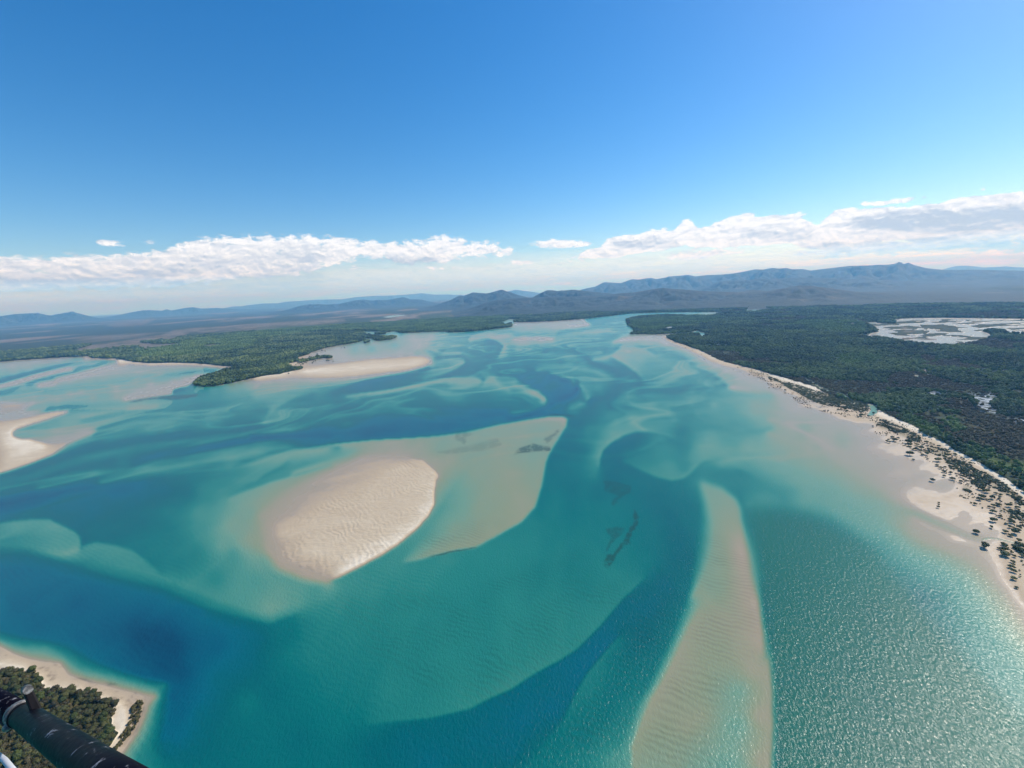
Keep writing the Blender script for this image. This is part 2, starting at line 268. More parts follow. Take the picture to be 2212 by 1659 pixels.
cv('a2', [(1550,735),(1700,716),(1780,722),(1815,745),(1790,780),(1700,830),(1600,870),(1450,910)], [4.6,4.4,4.6,5.2,5.4,5.2,5.0,5.0], [2.8,2.6,2.7,2.8,2.9,3.0,3.2,3.8])
pt('a2', (1650,775,4.0),(1560,800,3.8),(1450,850,4.6))
cv('a2', [(1600,685),(1640,655),(1700,648),(1800,665),(1870,690)], [4.2,3.8,3.8,4.2,4.8], [3.3,3.1,3.1,3.3,3.8])
cv('a2', [(1840,580),(1835,545),(1870,525),(2000,512),(2120,505),(2230,498)], [3.9,3.8,3.4,3.0,2.8,2.6], [1.9,1.9,1.7,1.5,1.5,1.4])
cv('a2', [(2000,548),(2080,575),(2135,610),(2120,660),(2085,710)], [2.4,2.2,2.2,2.6,3.4], [5.0,5.4,5.6,5.6,5.6])
cv('a2', [(1640,605),(1780,588),(1900,600),(1980,630)], [4.0,3.8,4.0,4.6], [3.4,3.1,3.3,3.8])
pt('a2', (1950,540,4.4),(1900,650,5.2),(2000,700,5.8),(1900,800,5.8),(2150,800,5.6),(2100,870,6.2),(2000,860,5.8),(1900,850,5.4),(2200,870,5.6),(2150,560,1.8),(2190,590,2.0),(2180,660,3.8),(2170,740,4.8),
   (1700,950,3.6),(2000,1050,4.8),(1600,1050,5.0),(1300,1150,5.5),(1500,1200,6.0),(1000,1200,5.5),(1200,1060,4.9),(600,1150,5.0),(1800,1150,5.4),(1750,1080,4.4),(2100,1060,4.6),(2212,1080,4.8),(300,1180,4.3),(500,1130,4.8),(800,1090,5.1),
   (750,690,.2),(1000,690,.5),(1250,672,.15),(600,700,.3),(500,760,.3),(900,740,.9),(700,740,.4),(1400,690,2.4),(850,640,2.2),(650,640,.6),(1000,640,2.6),(1200,600,2.4),(1200,560,.4),(1350,540,.3),(1050,590,.7),(1400,600,-.05),(1480,595,.1),(1520,530,.3),(1300,520,1.2),(1600,540,2.9),(1550,600,3.2),(1500,640,3.4),(1300,700,1.0),(1700,520,3.0),(1900,500,3.4),(2100,480,1.6),(1450,520,1.2),(1250,510,3.0),(1100,520,2.6),(1200,500,2.4),(1000,500,2.5),(1800,560,3.6),(1560,690,4.0))
cv('a2', [(-40,1390),(200,1385),(500,1378),(800,1362),(1100,1340),(1400,1305),(1700,1262),(2000,1225),(2212,1200)], [8.2,8.2,8.1,8.0,7.9,7.8,7.6,7.6,7.7])
cv('a2', [(0,1450),(300,1440),(600,1420),(900,1395)], [6.0,6.2,6.6,7.2])
cv('a2', [(0,1335),(200,1325),(500,1290),(800,1280)], [5.8,5.4,5.2,5.6])
# --- far left
cv('a1', [(0,755),(300,745),(600,722)], [.9,.9,1.2])
cv('a1', [(-40,950),(100,905),(250,865),(400,830),(520,795),(620,765),(700,740)], [4.8,4.8,4.6,4.2,4.0,3.6,2.6])
cv('a1', [(-40,962),(60,940),(200,905),(350,860),(480,832),(620,808)], [1.6,1.4,.8,.4,.6,1.2], [.0,-.1,-.2,-.2,-.1,.3])
cv('a1', [(-40,1000),(150,960),(300,915),(450,880),(600,850),(720,820),(850,790),(980,765)], [3.2,3.4,4.2,4.2,4.2,4.0,3.6,2.0])
cv('a1', [(480,893),(620,862),(780,828),(900,795),(1010,765)], [2.4,2.2,2.0,1.4,.6], [.2,.1,.1,.1,.1])
cv('a1', [(-40,1045),(200,1010),(450,985),(700,965),(950,940),(1200,905),(1450,870),(1650,842),(1850,825)], [3.6,3.5,3.3,3.2,3.2,3.2,3.3,3.4,3.2])
cv('a1', [(330,950),(400,938),(480,928)], [1.6,1.0,1.0], [.2,-.1,-.1])
pt('a1', (100,780,.5),(250,800,1.0),(120,830,1.4),(500,735,.3),(560,730,2.4),(700,880,.7),(600,920,1.0),(1000,830,.7),(1200,850,1.2),(1300,800,.8),(1500,800,.9),(900,900,1.6),(1100,780,.3),(800,780,2.6),(1700,800,1.0),(200,960,1.6),(1900,815,1.6),(900,745,3.4),(1100,800,.5),(700,760,3.2),
   (1300,940,.05),(1500,920,-.05),(1400,980,-.05),(1200,1020,.02),(1000,980,.5),(1600,890,.1),(700,1000,1.0),(300,1050,1.6),(500,1080,1.6),(1150,1050,.1),(800,1060,1.2),(1700,870,.3),(1000,1050,.8),(600,1030,.7))
cv('a1', [(1080,1092),(1250,1065),(1400,1042),(1490,1022),(1485,1000),(1520,980),(1620,955),(1700,900),(1800,870)], [.1,.05,0,0,0,.05,.2,.4,.8], [2.6,3.0,3.4,3.8,4.6,4.6,3.8,3.6,3.2])
pt('a1', (1560,1000,4.4),(1750,1000,4.2),(1900,1000,3.4),(2100,1000,2.4),(900,1120,2.2),(1300,1110,3.4),(1600,1100,4.0),(1900,1080,4.2),(2150,1060,3.6),(2000,960,1.4),(2150,940,.6),(1850,985,2.6))
cv('a1', [(350,1175),(600,1150),(850,1125),(1100,1110)], [4.2,4.2,3.6,3.0])
cv('a1', [(620,1210),(780,1200),(950,1185),(1100,1165)], [2.2,2.0,2.2,2.6])
cv('a1', [(700,1245),(850,1215),(1000,1190),(1180,1165),(1350,1145)], [1.2,1.2,1.2,1.3,2.0], [3.0,3.2,3.2,3.2,3.4])
cv('a1', [(820,1320),(860,1300),(1000,1260),(1180,1210),(1380,1150)], [1.8,1.8,2.0,2.4,2.8], [4.8,4.8,4.8,4.6,4.2])
cv('a1', [(-20,1105),(150,1105),(290,1108),(265,1130),(230,1160)], [.8,1.0,1.4,2.0,2.0], [-.1,-.2,-.2,-.1,.0])
cv('a1', [(235,1163),(385,1163),(360,1180),(320,1195)], [2.6,2.8,1.4,.6], [.1,.05,.0,.0])
cv('a1', [(320,1200),(450,1178),(560,1168),(592,1178),(560,1200),(400,1255),(250,1300),(150,1335),(112,1362),(118,1390),(170,1408),(260,1415),(330,1440),(400,1465)],
   [1.6,2.6,3.4,3.0,2.0,2.6,3.0,3.2,2.6,2.6,2.8,2.0,.3,.15], [.0,-.3,-.5,-.6,-.6,-.7,-.9,-1.0,-1.0,-1.0,-1.0,-.9,-.9,-.9])
cv('a1', [(0,1180),(120,1170),(250,1200)], [.0,.1,.1])
cv('a1', [(0,1240),(150,1235),(300,1220)], [.25,.3,.2])
cv('a1', [(-40,1330),(60,1310),(200,1260),(350,1220)], [-.6,-.6,-.5,-.4])
pt('a1', (250,1370,3.1),(400,1340,3.0),(500,1290,2.6),(600,1330,2.0),(650,1260,1.8),(350,1405,2.4),(500,1400,.3),(600,1440,.15),(700,1390,.2),(450,1430,.2),(750,1340,.6),(50,1450,-1),(200,1520,-.9),(350,1510,-.8),(50,1600,-.8),(250,1590,-.7),(0,1390,-.8),(100,1550,-.9))
cv('a1', [(830,1345),(790,1385),(700,1420),(580,1475),(450,1560),(250,1640),(0,1722),(-200,1780)], [4.8,5.0,5.2,5.2,5.2,5.2,5.2,5.2], [.4,.1,.0,-.3,-.6,-.6,-.6,-.6])
cv('a1', [(900,1430),(1100,1400),(1300,1370),(1500,1350)], [4.7,4.8,4.9,4.8])
pt('a1', (1300,1280,4.6),(1000,1350,4.9),(1500,1230,4.8),(1700,1180,4.9),(1900,1150,4.4),(2100,1150,3.6),(1700,1300,5.2),(1950,1270,5.6))
# --- ribbons of the left channel
cv('d1', [(-40,330),(200,275),(400,205),(600,150),(900,100),(1300,60),(1700,20),(2100,-20)], [6.0,6.1,6.1,6.2,6.2,5.9,5.8,5.8])
cv('d1', [(-40,390),(150,350),(350,280),(550,220),(800,165),(1050,125),(1350,90),(1700,50),(2000,20)], [4.8,4.7,4.5,4.2,4.2,4.0,4.2,4.4,5.2])
cv('d1', [(-40,440),(200,385),(400,310),(600,255),(750,230)], [6.2,6.2,6.1,6.1,6.3])
cv('d1', [(2150,80),(1950,72),(1700,88),(1500,118),(1300,158),(1100,205),(950,230),(850,250)], [8.2,8.2,8.1,8.0,7.8,7.3,6.8,6.2])
cv('d1', [(2200,140),(1950,150),(1650,165),(1400,190),(1200,235)], [4.2,4.2,4.2,4.4,5.0])
cv('d1', [(250,400),(500,345),(750,300),(950,280),(1150,262)], [5.0,4.8,4.9,4.9,4.7])
cv('d1', [(650,380),(780,350),(950,315),(1100,285),(1250,265)], [5.0,4.7,4.5,4.3,4.2], [6.4,6.2,5.6,5.0,4.6])
cv('d1', [(-60,525),(100,495),(300,450),(550,405),(800,370),(950,365)], [8.4,8.3,8.2,8.0,7.4,6.6])
cv('d1', [(-60,600),(150,560),(400,510),(700,470)], [7.2,6.9,6.6,6.0])
cv('d1', [(1560,390),(1660,365),(1720,318),(1800,278),(1870,230)], [3.4,3.2,3.0,2.8,2.2], [3.6,4.4,4.4,4.2,3.6])
cv('d1', [(1480,470),(1600,425),(1750,370),(1950,320),(2150,260)], [3.8,3.8,3.8,3.6,2.9], [2.2,1.9,1.6,1.4,1.1])
pt('d1', (1200,420,5.6),(1050,420,6.2),(1500,250,3.4),(1700,210,3.1),(1850,170,2.3),(1300,330,4.6),(1450,330,4.0),(600,520,6.5),(900,600,5.7),(1100,700,5.0),(1100,560,4.8),(1350,480,3.8),(1300,580,3.4),(1600,560,1.8),(1500,650,1.7),(1650,740,1.1),(1450,780,2.3),(1500,850,3.4),(1250,820,4.5),(1700,900,2.3),(1650,1000,3.0),(1800,1100,2.5),(1750,1190,2.1),(1400,1000,4.0),(2050,1080,3.2),(1300,680,3.6),(1000,820,4.9),(750,680,5.7),(1150,900,4.7),(1550,1080,3.0))
cv('d1', [(-60,640),(100,620),(220,608),(320,608),(390,645),(480,685),(520,725),(527,770),(520,800)], [7.0,7.0,6.8,6.6,6.3,6.2,6.0,5.8,4.6], [4.4,4.0,3.6,3.3,3.1,3.0,3.0,2.9,2.6])
cv('d1', [(-40,770),(150,780),(260,810),(370,840),(440,835),(515,805)], [4.2,3.6,3.2,2.5,2.1,2.2])
pt('d1', (150,700,3.8),(300,720,3.3),(420,760,3.2),(50,740,4.2))
cv('d1', [(530,785),(620,758),(740,778),(860,812),(950,880),(1050,965)], [5.4,5.3,5.3,5.2,5.1,4.9], [3.2,3.1,3.2,3.4,3.7,4.0])
cv('d1', [(400,880),(560,880),(750,910),(950,960),(1150,1020),(1350,1100),(1550,1170),(1700,1220)], [4.4,3.9,3.7,3.7,3.6,3.4,3.1,2.6])
cv('d1', [(-60,840),(200,850),(420,895),(600,945),(800,1000),(1000,1040),(1150,1100),(1300,1175),(1500,1230),(1680,1275),(1750,1290),(1830,1255),(1920,1225)], [5.8,5.6,5.3,5.1,5.0,5.0,5.0,4.9,4.7,4.3,4.1,4.0,3.8], [6.0,6.0,6.0,5.9,5.9,5.9,5.9,5.9,5.8,5.7,5.6,5.2,4.8])
cv('d1', [(-60,920),(300,960),(600,1030),(900,1090),(1150,1170),(1350,1270),(1550,1330),(1700,1380)], [7.2,7.3,7.3,7.2,7.1,7.0,6.8,6.4])
pt('d1', (500,1150,8.0),(1000,1350,8.9),(1100,1400,9.2),(1050,1550,9),(1400,1400,7.8),(1700,1500,5.6),(2000,1300,4.7),(1900,1500,4.9),(300,1300,7.6),(1500,1550,6.6),(100,1150,7.8),(700,1350,8.4),(1250,1500,8.2),(2100,1200,4.0),(1850,1350,5.4))
# --- near headland lower left
pt('b1', (1200,500,9.2),(1500,600,9.3),(1560,820,9.0),(1560,1000,8.0),(1540,1150,7.8),(1500,1350,7.2),(1900,900,6.3),(2000,1400,5.7),(1750,1200,6.2),(2150,1100,5.1),(1450,1500,6.2),(1600,1600,6.0),(1300,1600,4.6),(1000,700,7.8),(700,500,8.0),(300,400,7.8),(1850,600,8.0),(1700,300,7.8),(1900,1650,5.8))
cv('b1', [(-60,560),(0,600),(120,665),(250,710),(370,735),(520,752),(600,850),(750,900),(900,928),(1050,975),(1200,1012),(1330,1035)], [.9,.8,.7,.6,.5,.5,.6,.7,.6,.6,.6,.9], [.0,-.1,-.1,-.1,-.1,-.1,.0,.0,0,0,0,.2])
cv('b1', [(-60,490),(0,540),(200,600),(400,615),(560,700),(700,790),(950,850),(1150,905),(1330,960),(1430,945)], [4.6,4.4,4.0,3.6,3.6,3.9,3.8,4.0,4.0,4.4])
cv('b1', [(-60,400),(0,460),(300,530),(600,570),(800,700),(1050,800),(1250,860),(1400,880),(1520,930)], [7.2,7.2,7.2,7.3,7.4,7.6,8.0,8.4,8.4])
cv('b1', [(1350,1040),(1290,1110),(1265,1190),(1230,1280),(1180,1380),(1110,1480),(1060,1560),(1000,1680)], [1.4,1.4,1.4,1.4,1.4,1.5,1.6,1.6], [.3,.2,.2,.15,.15,.1,.1,.1])
cv('b1', [(1400,1060),(1370,1150),(1340,1280),(1290,1400),(1220,1500),(1160,1620)], [5.2,5.0,4.6,4.2,4.0,4.0])
cv('b1', [(1480,1000),(1490,1150),(1440,1300),(1400,1420)], [8.4,7.8,7.3,6.8])
cv('b1', [(-60,760),(0,770),(230,810),(340,880),(400,980),(560,985),(720,1010),(900,1060),(1050,1120),(1085,1230),(1050,1360),(990,1480),(950,1600)], -.9)
cv('b1', [(1180,1080),(1190,1180),(1150,1300),(1090,1420)], -.15)
pt('b1', (300,780,-.3),(480,850,-.3),(800,960,-.3),(1000,1030,-.3),(1150,1050,-.1))
# --- bright beaches under the trees
cv('a3', [(1225,542),(1260,534),(1320,533),(1380,560),(1500,602),(1620,648),(1700,686),(1765,716),(1850,750),(1950,778),(2100,812),(2212,846)], [-.3,-.7,-.9,-.9,-.9,-.9,-.9,-.9,-.9,-.9,-.9,-.9])
cv('a3', [(1400,590),(1520,635),(1640,690),(1720,740),(1850,775),(1980,800),(2100,850),(2212,885)], [-.25,-.3,-.3,-.3,-.3,-.3,-.3,-.3])
cv('a3', [(1300,555),(1400,600),(1520,650),(1640,710),(1720,755),(1850,790),(1980,825),(2100,870),(2212,905)], [.3,.25,.15,.1,.1,.1,.1,.08,.08])
cv('a4', [(0,862),(200,915),(400,978),(470,1012)], -.95)
cv('a4', [(0,920),(100,960),(180,1010),(300,1060),(450,1110),(600,1150),(760,1180),(900,1190)], -.25)
cv('a4', [(0,960),(60,985),(130,1005),(230,1040),(300,1080),(450,1135),(560,1170)], [.08,.06,.06,.04,.04,.02,.0])
cv('a4', [(950,1185),(1010,1190),(1100,1245),(1250,1318),(1380,1398),(1520,1458),(1600,1525),(1700,1578),(1850,1650),(2000,1738),(2100,1815),(2212,1885),(2600,2260)], -1)
cv('c4', [(930,215),(1000,255),(1100,300),(1200,345),(1300,430),(1450,520),(1550,620),(1650,720),(1750,800)], [-.4,-.25,-.2,-.15,-.2,-.15,-.15,-.2,-.25])
cv('c4', [(1000,190),(1200,270),(1400,350),(1560,440),(1700,520),(1850,620),(2000,740),(2200,880)], [-.6,-.5,-.45,-.45,-.45,-.45,-.5,-.5])
cv('a1', [(738,722),(760,712),(800,724),(1000,730),(1070,738)], -1)
cv('a1', [(1010,748),(1070,748),(1150,758),(1300,769),(1500,764),(1700,769),(1850,787),(1950,796),(2050,803)], -1)
cv('a1', [(740,740),(900,738),(1010,742)], [1.6,2.6,2.0]); cv('a1', [(1100,772),(1300,786),(1500,784),(1700,788),(1850,806),(1960,812)], [.4,.4,.5,.7,1.2,1.4])
cv('a2', [(0,892),(100,876),(200,866),(300,842),(400,820),(455,810)], -.9)
# --- far outside the frame
pt('A', (-280,1900,2),(400,1950,6),(1200,1950,5.5),(1900,1950,5.8),(2480,1950,1.5),(2480,1500,-.5),(-280,1300,7),(-280,1050,7.6),(-280,900,3),(-280,760,2),(1500,1950,1.4),(1560,1950,5))

# --- where plants grow (outlines of the wooded land), then creeks and lagoons cut back into it
LAND = [
 P('a3', [(985,385),(990,430),(1045,465),(1055,495),(1010,513),(1130,512),(1250,514),(1370,508),(1450,504),(1540,499),(1560,505),(1450,515),(1380,522),(1330,540),(1400,575),(1500,610),(1620,650),(1700,690),(1760,722),(1850,755),(1950,780),(2100,815),(2212,850)])
 + P('a4', [(200,908),(400,970),(480,1015),(600,1060),(700,1095),(900,1155),(970,1175),(1100,1240),(1250,1312),(1380,1392),(1520,1452),(1600,1520),(1700,1570),(1850,1640),(2000,1730),(2100,1810),(2212,1880),(2600,2250),(4000,3800),(4000,-600),(2600,-600),(900,-600)])
 + P('a3', [(1880,-100),(1895,322),(1880,325),(1700,350),(1400,350),(1250,350),(1100,360)]),
 P('a1', [(-1400,900),(-300,770),(0,750),(200,735),(450,718),(620,708),(760,706),(800,720),(1000,725),(1070,735),(1150,752),(1300,765),(1500,760),(1700,765),(1850,780),(1950,790),(2060,800),(1970,820),(1850,860),(1750,895),(1690,925),(1670,950),(1760,965),(1850,962),(1920,950),(2000,935),(2100,912),(2212,888)])
 + P('a2', [(100,870),(200,860),(300,835),(400,815),(400,808),(320,805),(280,790),(285,768),(380,745),(360,715),(450,690),(480,670),(600,632),(700,612),(850,590),(950,562),(900,545),(970,530),(940,515),(930,500),(890,492),(700,490),(640,494),(560,492),(640,486),(885,479),(930,488),(1000,490),(1200,487),(1260,502),(1400,497),(1600,490),(1700,497),(1850,490),(2000,476),(2212,450)])
 + P('a3', [(0,410),(250,405),(500,390),(620,380),(850,355),(1000,335),(1300,325),(1550,322),(1880,320),(2212,240),(2600,100)]) + P('A', [(2600,480),(1100,560),(-400,640),(-400,820)]),
 P('a2', [(945,520),(985,518),(1000,530),(1060,534),(1130,536),(1200,538),(1212,543),(1180,556),(1120,564),(1060,570),(1020,566),(1010,552),(960,548),(900,545)]),
 P('a2', [(1022,508),(1060,502),(1125,503),(1130,508),(1090,516),(1040,518)]),
 P('a2', [(925,580),(960,570),(990,577),(965,586),(940,592)]),
 P('a2', [(1095,488),(1160,488),(1175,493),(1120,494)]),
 P('a2', [(372,744),(440,738),(520,712),(600,706),(668,708),(655,718),(560,724),(470,742),(380,762)]),
 P('a1', [(1690,925),(1720,905),(1800,868),(1900,850),(2212,850)]) + P('a2', [(300,800),(0,880)]) + P('a1', [(2212,889),(2000,932),(1850,958),(1740,962),(1670,950)]),
 P('b1', [(-900,900),(0,850),(60,835),(180,845),(280,870),(320,905),(335,950),(380,1005),(420,1022),(560,1010),(650,1040),(760,1040),(860,1080),(950,1112),(985,1150),(990,1200),(965,1260),(945,1330),(940,1370),(985,1400),(960,1450),(925,1500),(880,1560),(820,1700),(600,2300),(-900,2400)]),
]
WET = [   # (outline, depth): creeks, river arms, swamps
 (P('a3', [(2015,312),(2050,290),(2085,272),(2150,268),(2212,262),(2260,258),(2200,272),(2150,284),(2230,297),(2150,306),(2080,318)]), 2.2),
 (P('a3', [(1550,497),(1575,488),(1610,486),(1630,497),(1668,502),(1655,535),(1632,538),(1628,512),(1590,500),(1570,506)]), 2.6),
 (P('a3', [(1850,478),(1880,486),(1898,492),(1885,500),(1868,490)]), 2.6),
 (P('a3', [(-30,385),(0,382),(60,384),(70,392),(20,396),(0,410),(-60,402)]), 1.5),
 (P('a3', [(1320,460),(1360,450),(1395,450),(1370,468),(1340,470)]), .1), (P('a3', [(1640,398),(1700,396),(1680,403)]), .1), (P('a3', [(2080,518),(2140,516),(2195,523),(2160,528)]), .1),
 (P('a2', [(370,500),(390,505),(460,492),(540,490),(640,486),(640,494),(560,498),(470,508),(400,512)]), 2.4),
 (P('a2', [(560,474),(600,470),(580,480)]), 2.4), (P('a2', [(505,465),(525,465),(520,473)]), 2.4),
 (P('a2', [(690,550),(740,555),(780,565),(740,567),(710,562)]), 2.2),
 (P('a2', [(2120,408),(2150,400),(2190,402),(2230,405),(2230,425),(2150,428),(2130,420)]), 1.6), (P('a2', [(2000,394),(2050,391),(2060,396),(2020,399)]), 1.4), (P('a2', [(2120,379),(2150,378),(2140,383)]), 1.4),
 (P('a2', [(1090,366),(1150,354),(1220,346),(1300,345),(1250,356),(1160,368)]), 1.2),
 (P('a1', [(720,704),(850,688),(1000,668),(1000,678),(880,692),(760,706)]), 1.4), (P('a1', [(1050,675),(1120,673),(1125,680),(1070,684)]), 1.4),
 (P('a4', [(870,430),(900,415),(1000,422),(1080,430),(1150,424),(1210,420),(1100,410),(1080,385),(1300,376),(1500,374),(1800,378),(2212,382),(3600,388),(3600,520),(2212,508),(2080,508),(2060,485),(1980,470),(1870,475),(1850,490),(1930,518),(1900,545),(1800,570),(1700,590),(1620,616),(1500,608),(1400,600),(1300,592),(1200,578),(1120,566),(1020,545),(960,545),(860,535),(780,530),(770,522),(860,520),(900,505),(960,495),(940,470)]), .35),  # lagoon: value picked for a pale colour standing in for reflected sky
 (P('a4', [(565,410),(600,404),(640,406),(600,416)]), 1.2), (P('a4', [(820,420),(860,414),(940,412),(930,420),(850,426)]), 1.2), (P('a4', [(680,425),(740,420),(760,430),(700,430)]), 1.2),
 (P('a4', [(660,247),(690,244),(750,240),(740,248),(690,251)]), 1.2), (P('a4', [(0,295),(60,296),(40,301),(0,301)]), 1.2),
 (P('a4', [(1320,826),(1345,818),(1360,835),(1400,842),(1405,858),(1380,858),(1340,842)]), 1.3), (P('a4', [(1235,770),(1260,775),(1290,800),(1270,798)]), 1.3), (P('a4', [(1255,880),(1280,870),(1320,873),(1290,888)]), 1.3), (P('a4', [(1200,735),(1240,708),(1245,716),(1225,742)]), 1.3),
 (P('a4', [(280,880),(330,897),(400,935),(440,965),(475,985),(600,1018),(650,1030),(700,1065),(730,1095),(850,1115),(920,1125),(950,1150),(945,1190),(900,1215),(850,1215),(880,1185),(890,1165),(880,1140),(800,1118),(720,1105),(660,1060),(600,1028),(500,1002),(450,985),(420,960),(340,915)]), 1.9),
 (P('c4', [(1850,1203),(1880,1190),(1930,1188),(2000,1198),(2100,1220),(2212,1250),(2300,1275),(2300,1290),(2200,1262),(2090,1232),(1990,1208),(1930,1200),(1890,1208),(1850,1215)]), 1.0),
]
ISLETS = [P('a4', q) for q in (
 [(970,455),(1100,445),(1300,450),(1290,468),(1100,470)], [(1080,485),(1180,480),(1400,485),(1390,502),(1250,510),(1150,500)], [(1310,430),(1500,430),(1620,440),(1640,470),(1700,500),(1560,495),(1440,490),(1500,475),(1380,460),(1320,445)],
 [(1080,510),(1180,500),(1230,530),(1100,525)], [(1750,440),(1850,425),(2060,435),(1950,450),(1840,460),(1760,450)], [(1600,400),(1720,410),(1600,412),(1400,400)], [(2080,390),(2212,392),(2212,402),(2100,400)],
 [(1020,545),(1150,550),(1290,545),(1230,560),(1120,560)], [(1600,570),(1700,580),(1660,590)], [(1060,405),(1200,400),(1350,405),(1330,418),(1150,422),(1080,415)], [(880,520),(980,522),(960,535),(900,532)])]
SWAMP = [ # half drowned patches: reeds and water mixed
 P('a4', [(1335,1040),(1400,1012),(1500,1020),(1560,1055),(1500,1065),(1400,1060)]),
 P('a4', [(1680,1060),(1750,1035),(1850,1050),(1920,1020),(1980,1060),(1960,1100),(1900,1100),(1960,1150),(2010,1210),(1950,1225),(1860,1200),(1810,1160),(1780,1080)]),
 P('a4', [(2050,1250),(2200,1240),(2300,1290),(2150,1290)])]
# thinly covered tan ground: (outline, strength)
BARE = [
 (P('a1', [(600,660),(700,630),(800,605),(1000,580),(1200,545),(1400,520),(1500,480),(1700,458),(1850,455),(1700,490),(1750,500),(2000,475),(2212,460)]) + P('a2', [(0,455),(200,440),(500,430),(700,410),(780,400),(760,385),(600,385),(300,405),(0,430)]) + P('a1', [(2212,440),(2060,445),(2010,462),(1800,480),(1640,495),(1500,570),(1200,585),(1400,598),(1600,590),(1400,625),(1180,648),(1200,620),(1000,640),(900,655),(720,668)]), .75),
 (P('a1', [(1170,645),(1300,632),(1500,602),(1650,592),(1450,622),(1250,650)]), 1), (P('a1', [(1730,622),(1800,606),(1900,602),(1930,605),(1860,622),(1780,628)]), 1),
 (P('a1', [(270,430),(400,408),(540,403),(520,430),(380,442)]), .8), (P('a1', [(900,430),(1100,390),(1350,380),(1250,430),(1000,450)]), .55),
 (P('a1', [(1850,383),(1930,380),(1940,388),(1880,391)]), .9), (P('a1', [(2020,378),(2180,366),(2180,372),(2060,382)]), .9), (P('a1', [(1680,362),(1830,360),(1800,368)]), .8),
 (P('a2', [(300,350),(400,340),(500,335),(540,345),(420,352)]), .9), (P('a2', [(650,338),(700,322),(760,335),(850,320),(980,320),(880,336),(760,340)]), .9),
 (P('a2', [(1090,366),(1200,350),(1330,345),(1450,325),(1600,312),(1720,305),(1700,318),(1560,328),(1420,345),(1380,362),(1430,372),(1280,378),(1200,400),(1000,408),(980,396),(1120,385),(1230,372)]), 1),
 (P('a2', [(1600,350),(1750,345),(1900,338),(2060,336),(2060,345),(2000,356),(1880,350),(1700,358)]), .7), (P('a2', [(1680,420),(1720,422),(1790,435),(1700,434)]), .9),
 (P('a2', [(930,244),(990,240),(1010,248),(950,252)]), .9), (P('a2', [(1280,246),(1370,230),(1400,236),(1330,250)]), .8),
 (P('a3', [(60,350),(250,328),(400,335),(300,350),(120,362)]), .5), (P('a3', [(1870,142),(1960,140),(2010,145),(1930,148)]), 1), (P('a3', [(2100,135),(2212,130),(2212,136),(2140,140)]), 1),
 (P('a4', [(0,108),(80,112),(160,112),(80,122),(0,120)]), .9), (P('a4', [(460,105),(560,108),(650,120),(620,126),(520,116)]), .8), (P('a4', [(255,508),(330,503),(390,498),(380,512),(290,514)]), 1), (P('a4', [(100,204),(130,204),(130,209),(105,209)]), 1),
 (P('a4', [(165,608),(215,606),(230,625),(200,632)]), 1), (P('a4', [(300,660),(400,665),(480,655),(480,662),(400,672)]), .6),
 (P('a4', [(1010,540),(1060,532),(1170,530),(1290,540),(1240,552),(1120,550)]), 1), (P('a4', [(1350,562),(1450,552),(1560,560),(1640,575),(1600,590),(1450,590),(1380,580)]), 1), (P('a4', [(1150,492),(1200,485),(1290,488),(1230,496)]), 1), (P('a4', [(1140,458),(1180,455),(1220,460),(1180,466)]), .9),
 (P('c4', [(760,40),(800,30),(815,52),(800,62)]), 1),
]
BROWN = [ # rust brown swamp scrub
 P('a4', [(1300,700),(1450,690),(1500,740),(1400,770),(1280,740)]), P('a4', [(1050,860),(1250,830),(1500,900),(1700,960),(1650,1010),(1400,1000),(1200,960),(1000,930)]),
 P('a4', [(1480,1080),(1650,1070),(1780,1100),(1800,1180),(1700,1210),(1560,1160)]), P('a4', [(1750,1230),(2000,1250),(2400,1330),(2400,1600),(2100,1620),(1900,1500),(1750,1350),(1700,1270)])]
BRIGHT = [ # lush light green strips
 P('a4', [(560,700),(760,680),(1000,700),(950,770),(700,770),(560,740)]), P('a4', [(1100,1190),(1250,1230),(1450,1330),(1600,1430),(1560,1450),(1400,1400),(1200,1290)]), P('a4', [(1500,1250),(1600,1230),(1700,1340),(1650,1380),(1560,1330)]),
 P('a4', [(300,400),(700,400),(860,440),(860,500),(600,500),(300,440),(0,440),(0,420)]), P('a4', [(1620,1450),(1900,1540),(2212,1600),(2300,1750),(2050,1700),(1850,1600),(1700,1540)]),
 P('a3', [(1000,380),(1400,360),(1800,355),(1870,340),(1850,380),(1500,440),(1300,470),(1100,480),(1050,450)]), P('a2', [(0,470),(400,440),(900,425),(1000,470),(600,480),(300,510),(0,560)]), P('a2', [(700,455),(1400,370),(2000,350),(2212,390),(2212,440),(1800,480),(1300,490)]), P('a1', [(1200,650),(2212,490),(2212,620),(1500,720),(1150,700)])]
DARK = [ # grey blue eucalypt blocks
 P('a2', [(900,440),(1200,385),(1450,370),(1650,410),(1700,430),(1500,445),(1100,448)]), P('a3', [(1060,505),(1500,480),(1900,440),(2212,420),(2212,380),(1880,400),(1500,470),(1100,498)]),
 P('a4', [(400,520),(800,540),(1100,580),(1500,620),(1700,620),(2000,540),(2500,520),(2500,760),(1900,840),(1500,700),(1000,660),(600,600)]), P('a4', [(400,740),(560,760),(750,850),(900,960),(1100,1080),(1050,1110),(850,980),(650,860),(420,800)])]
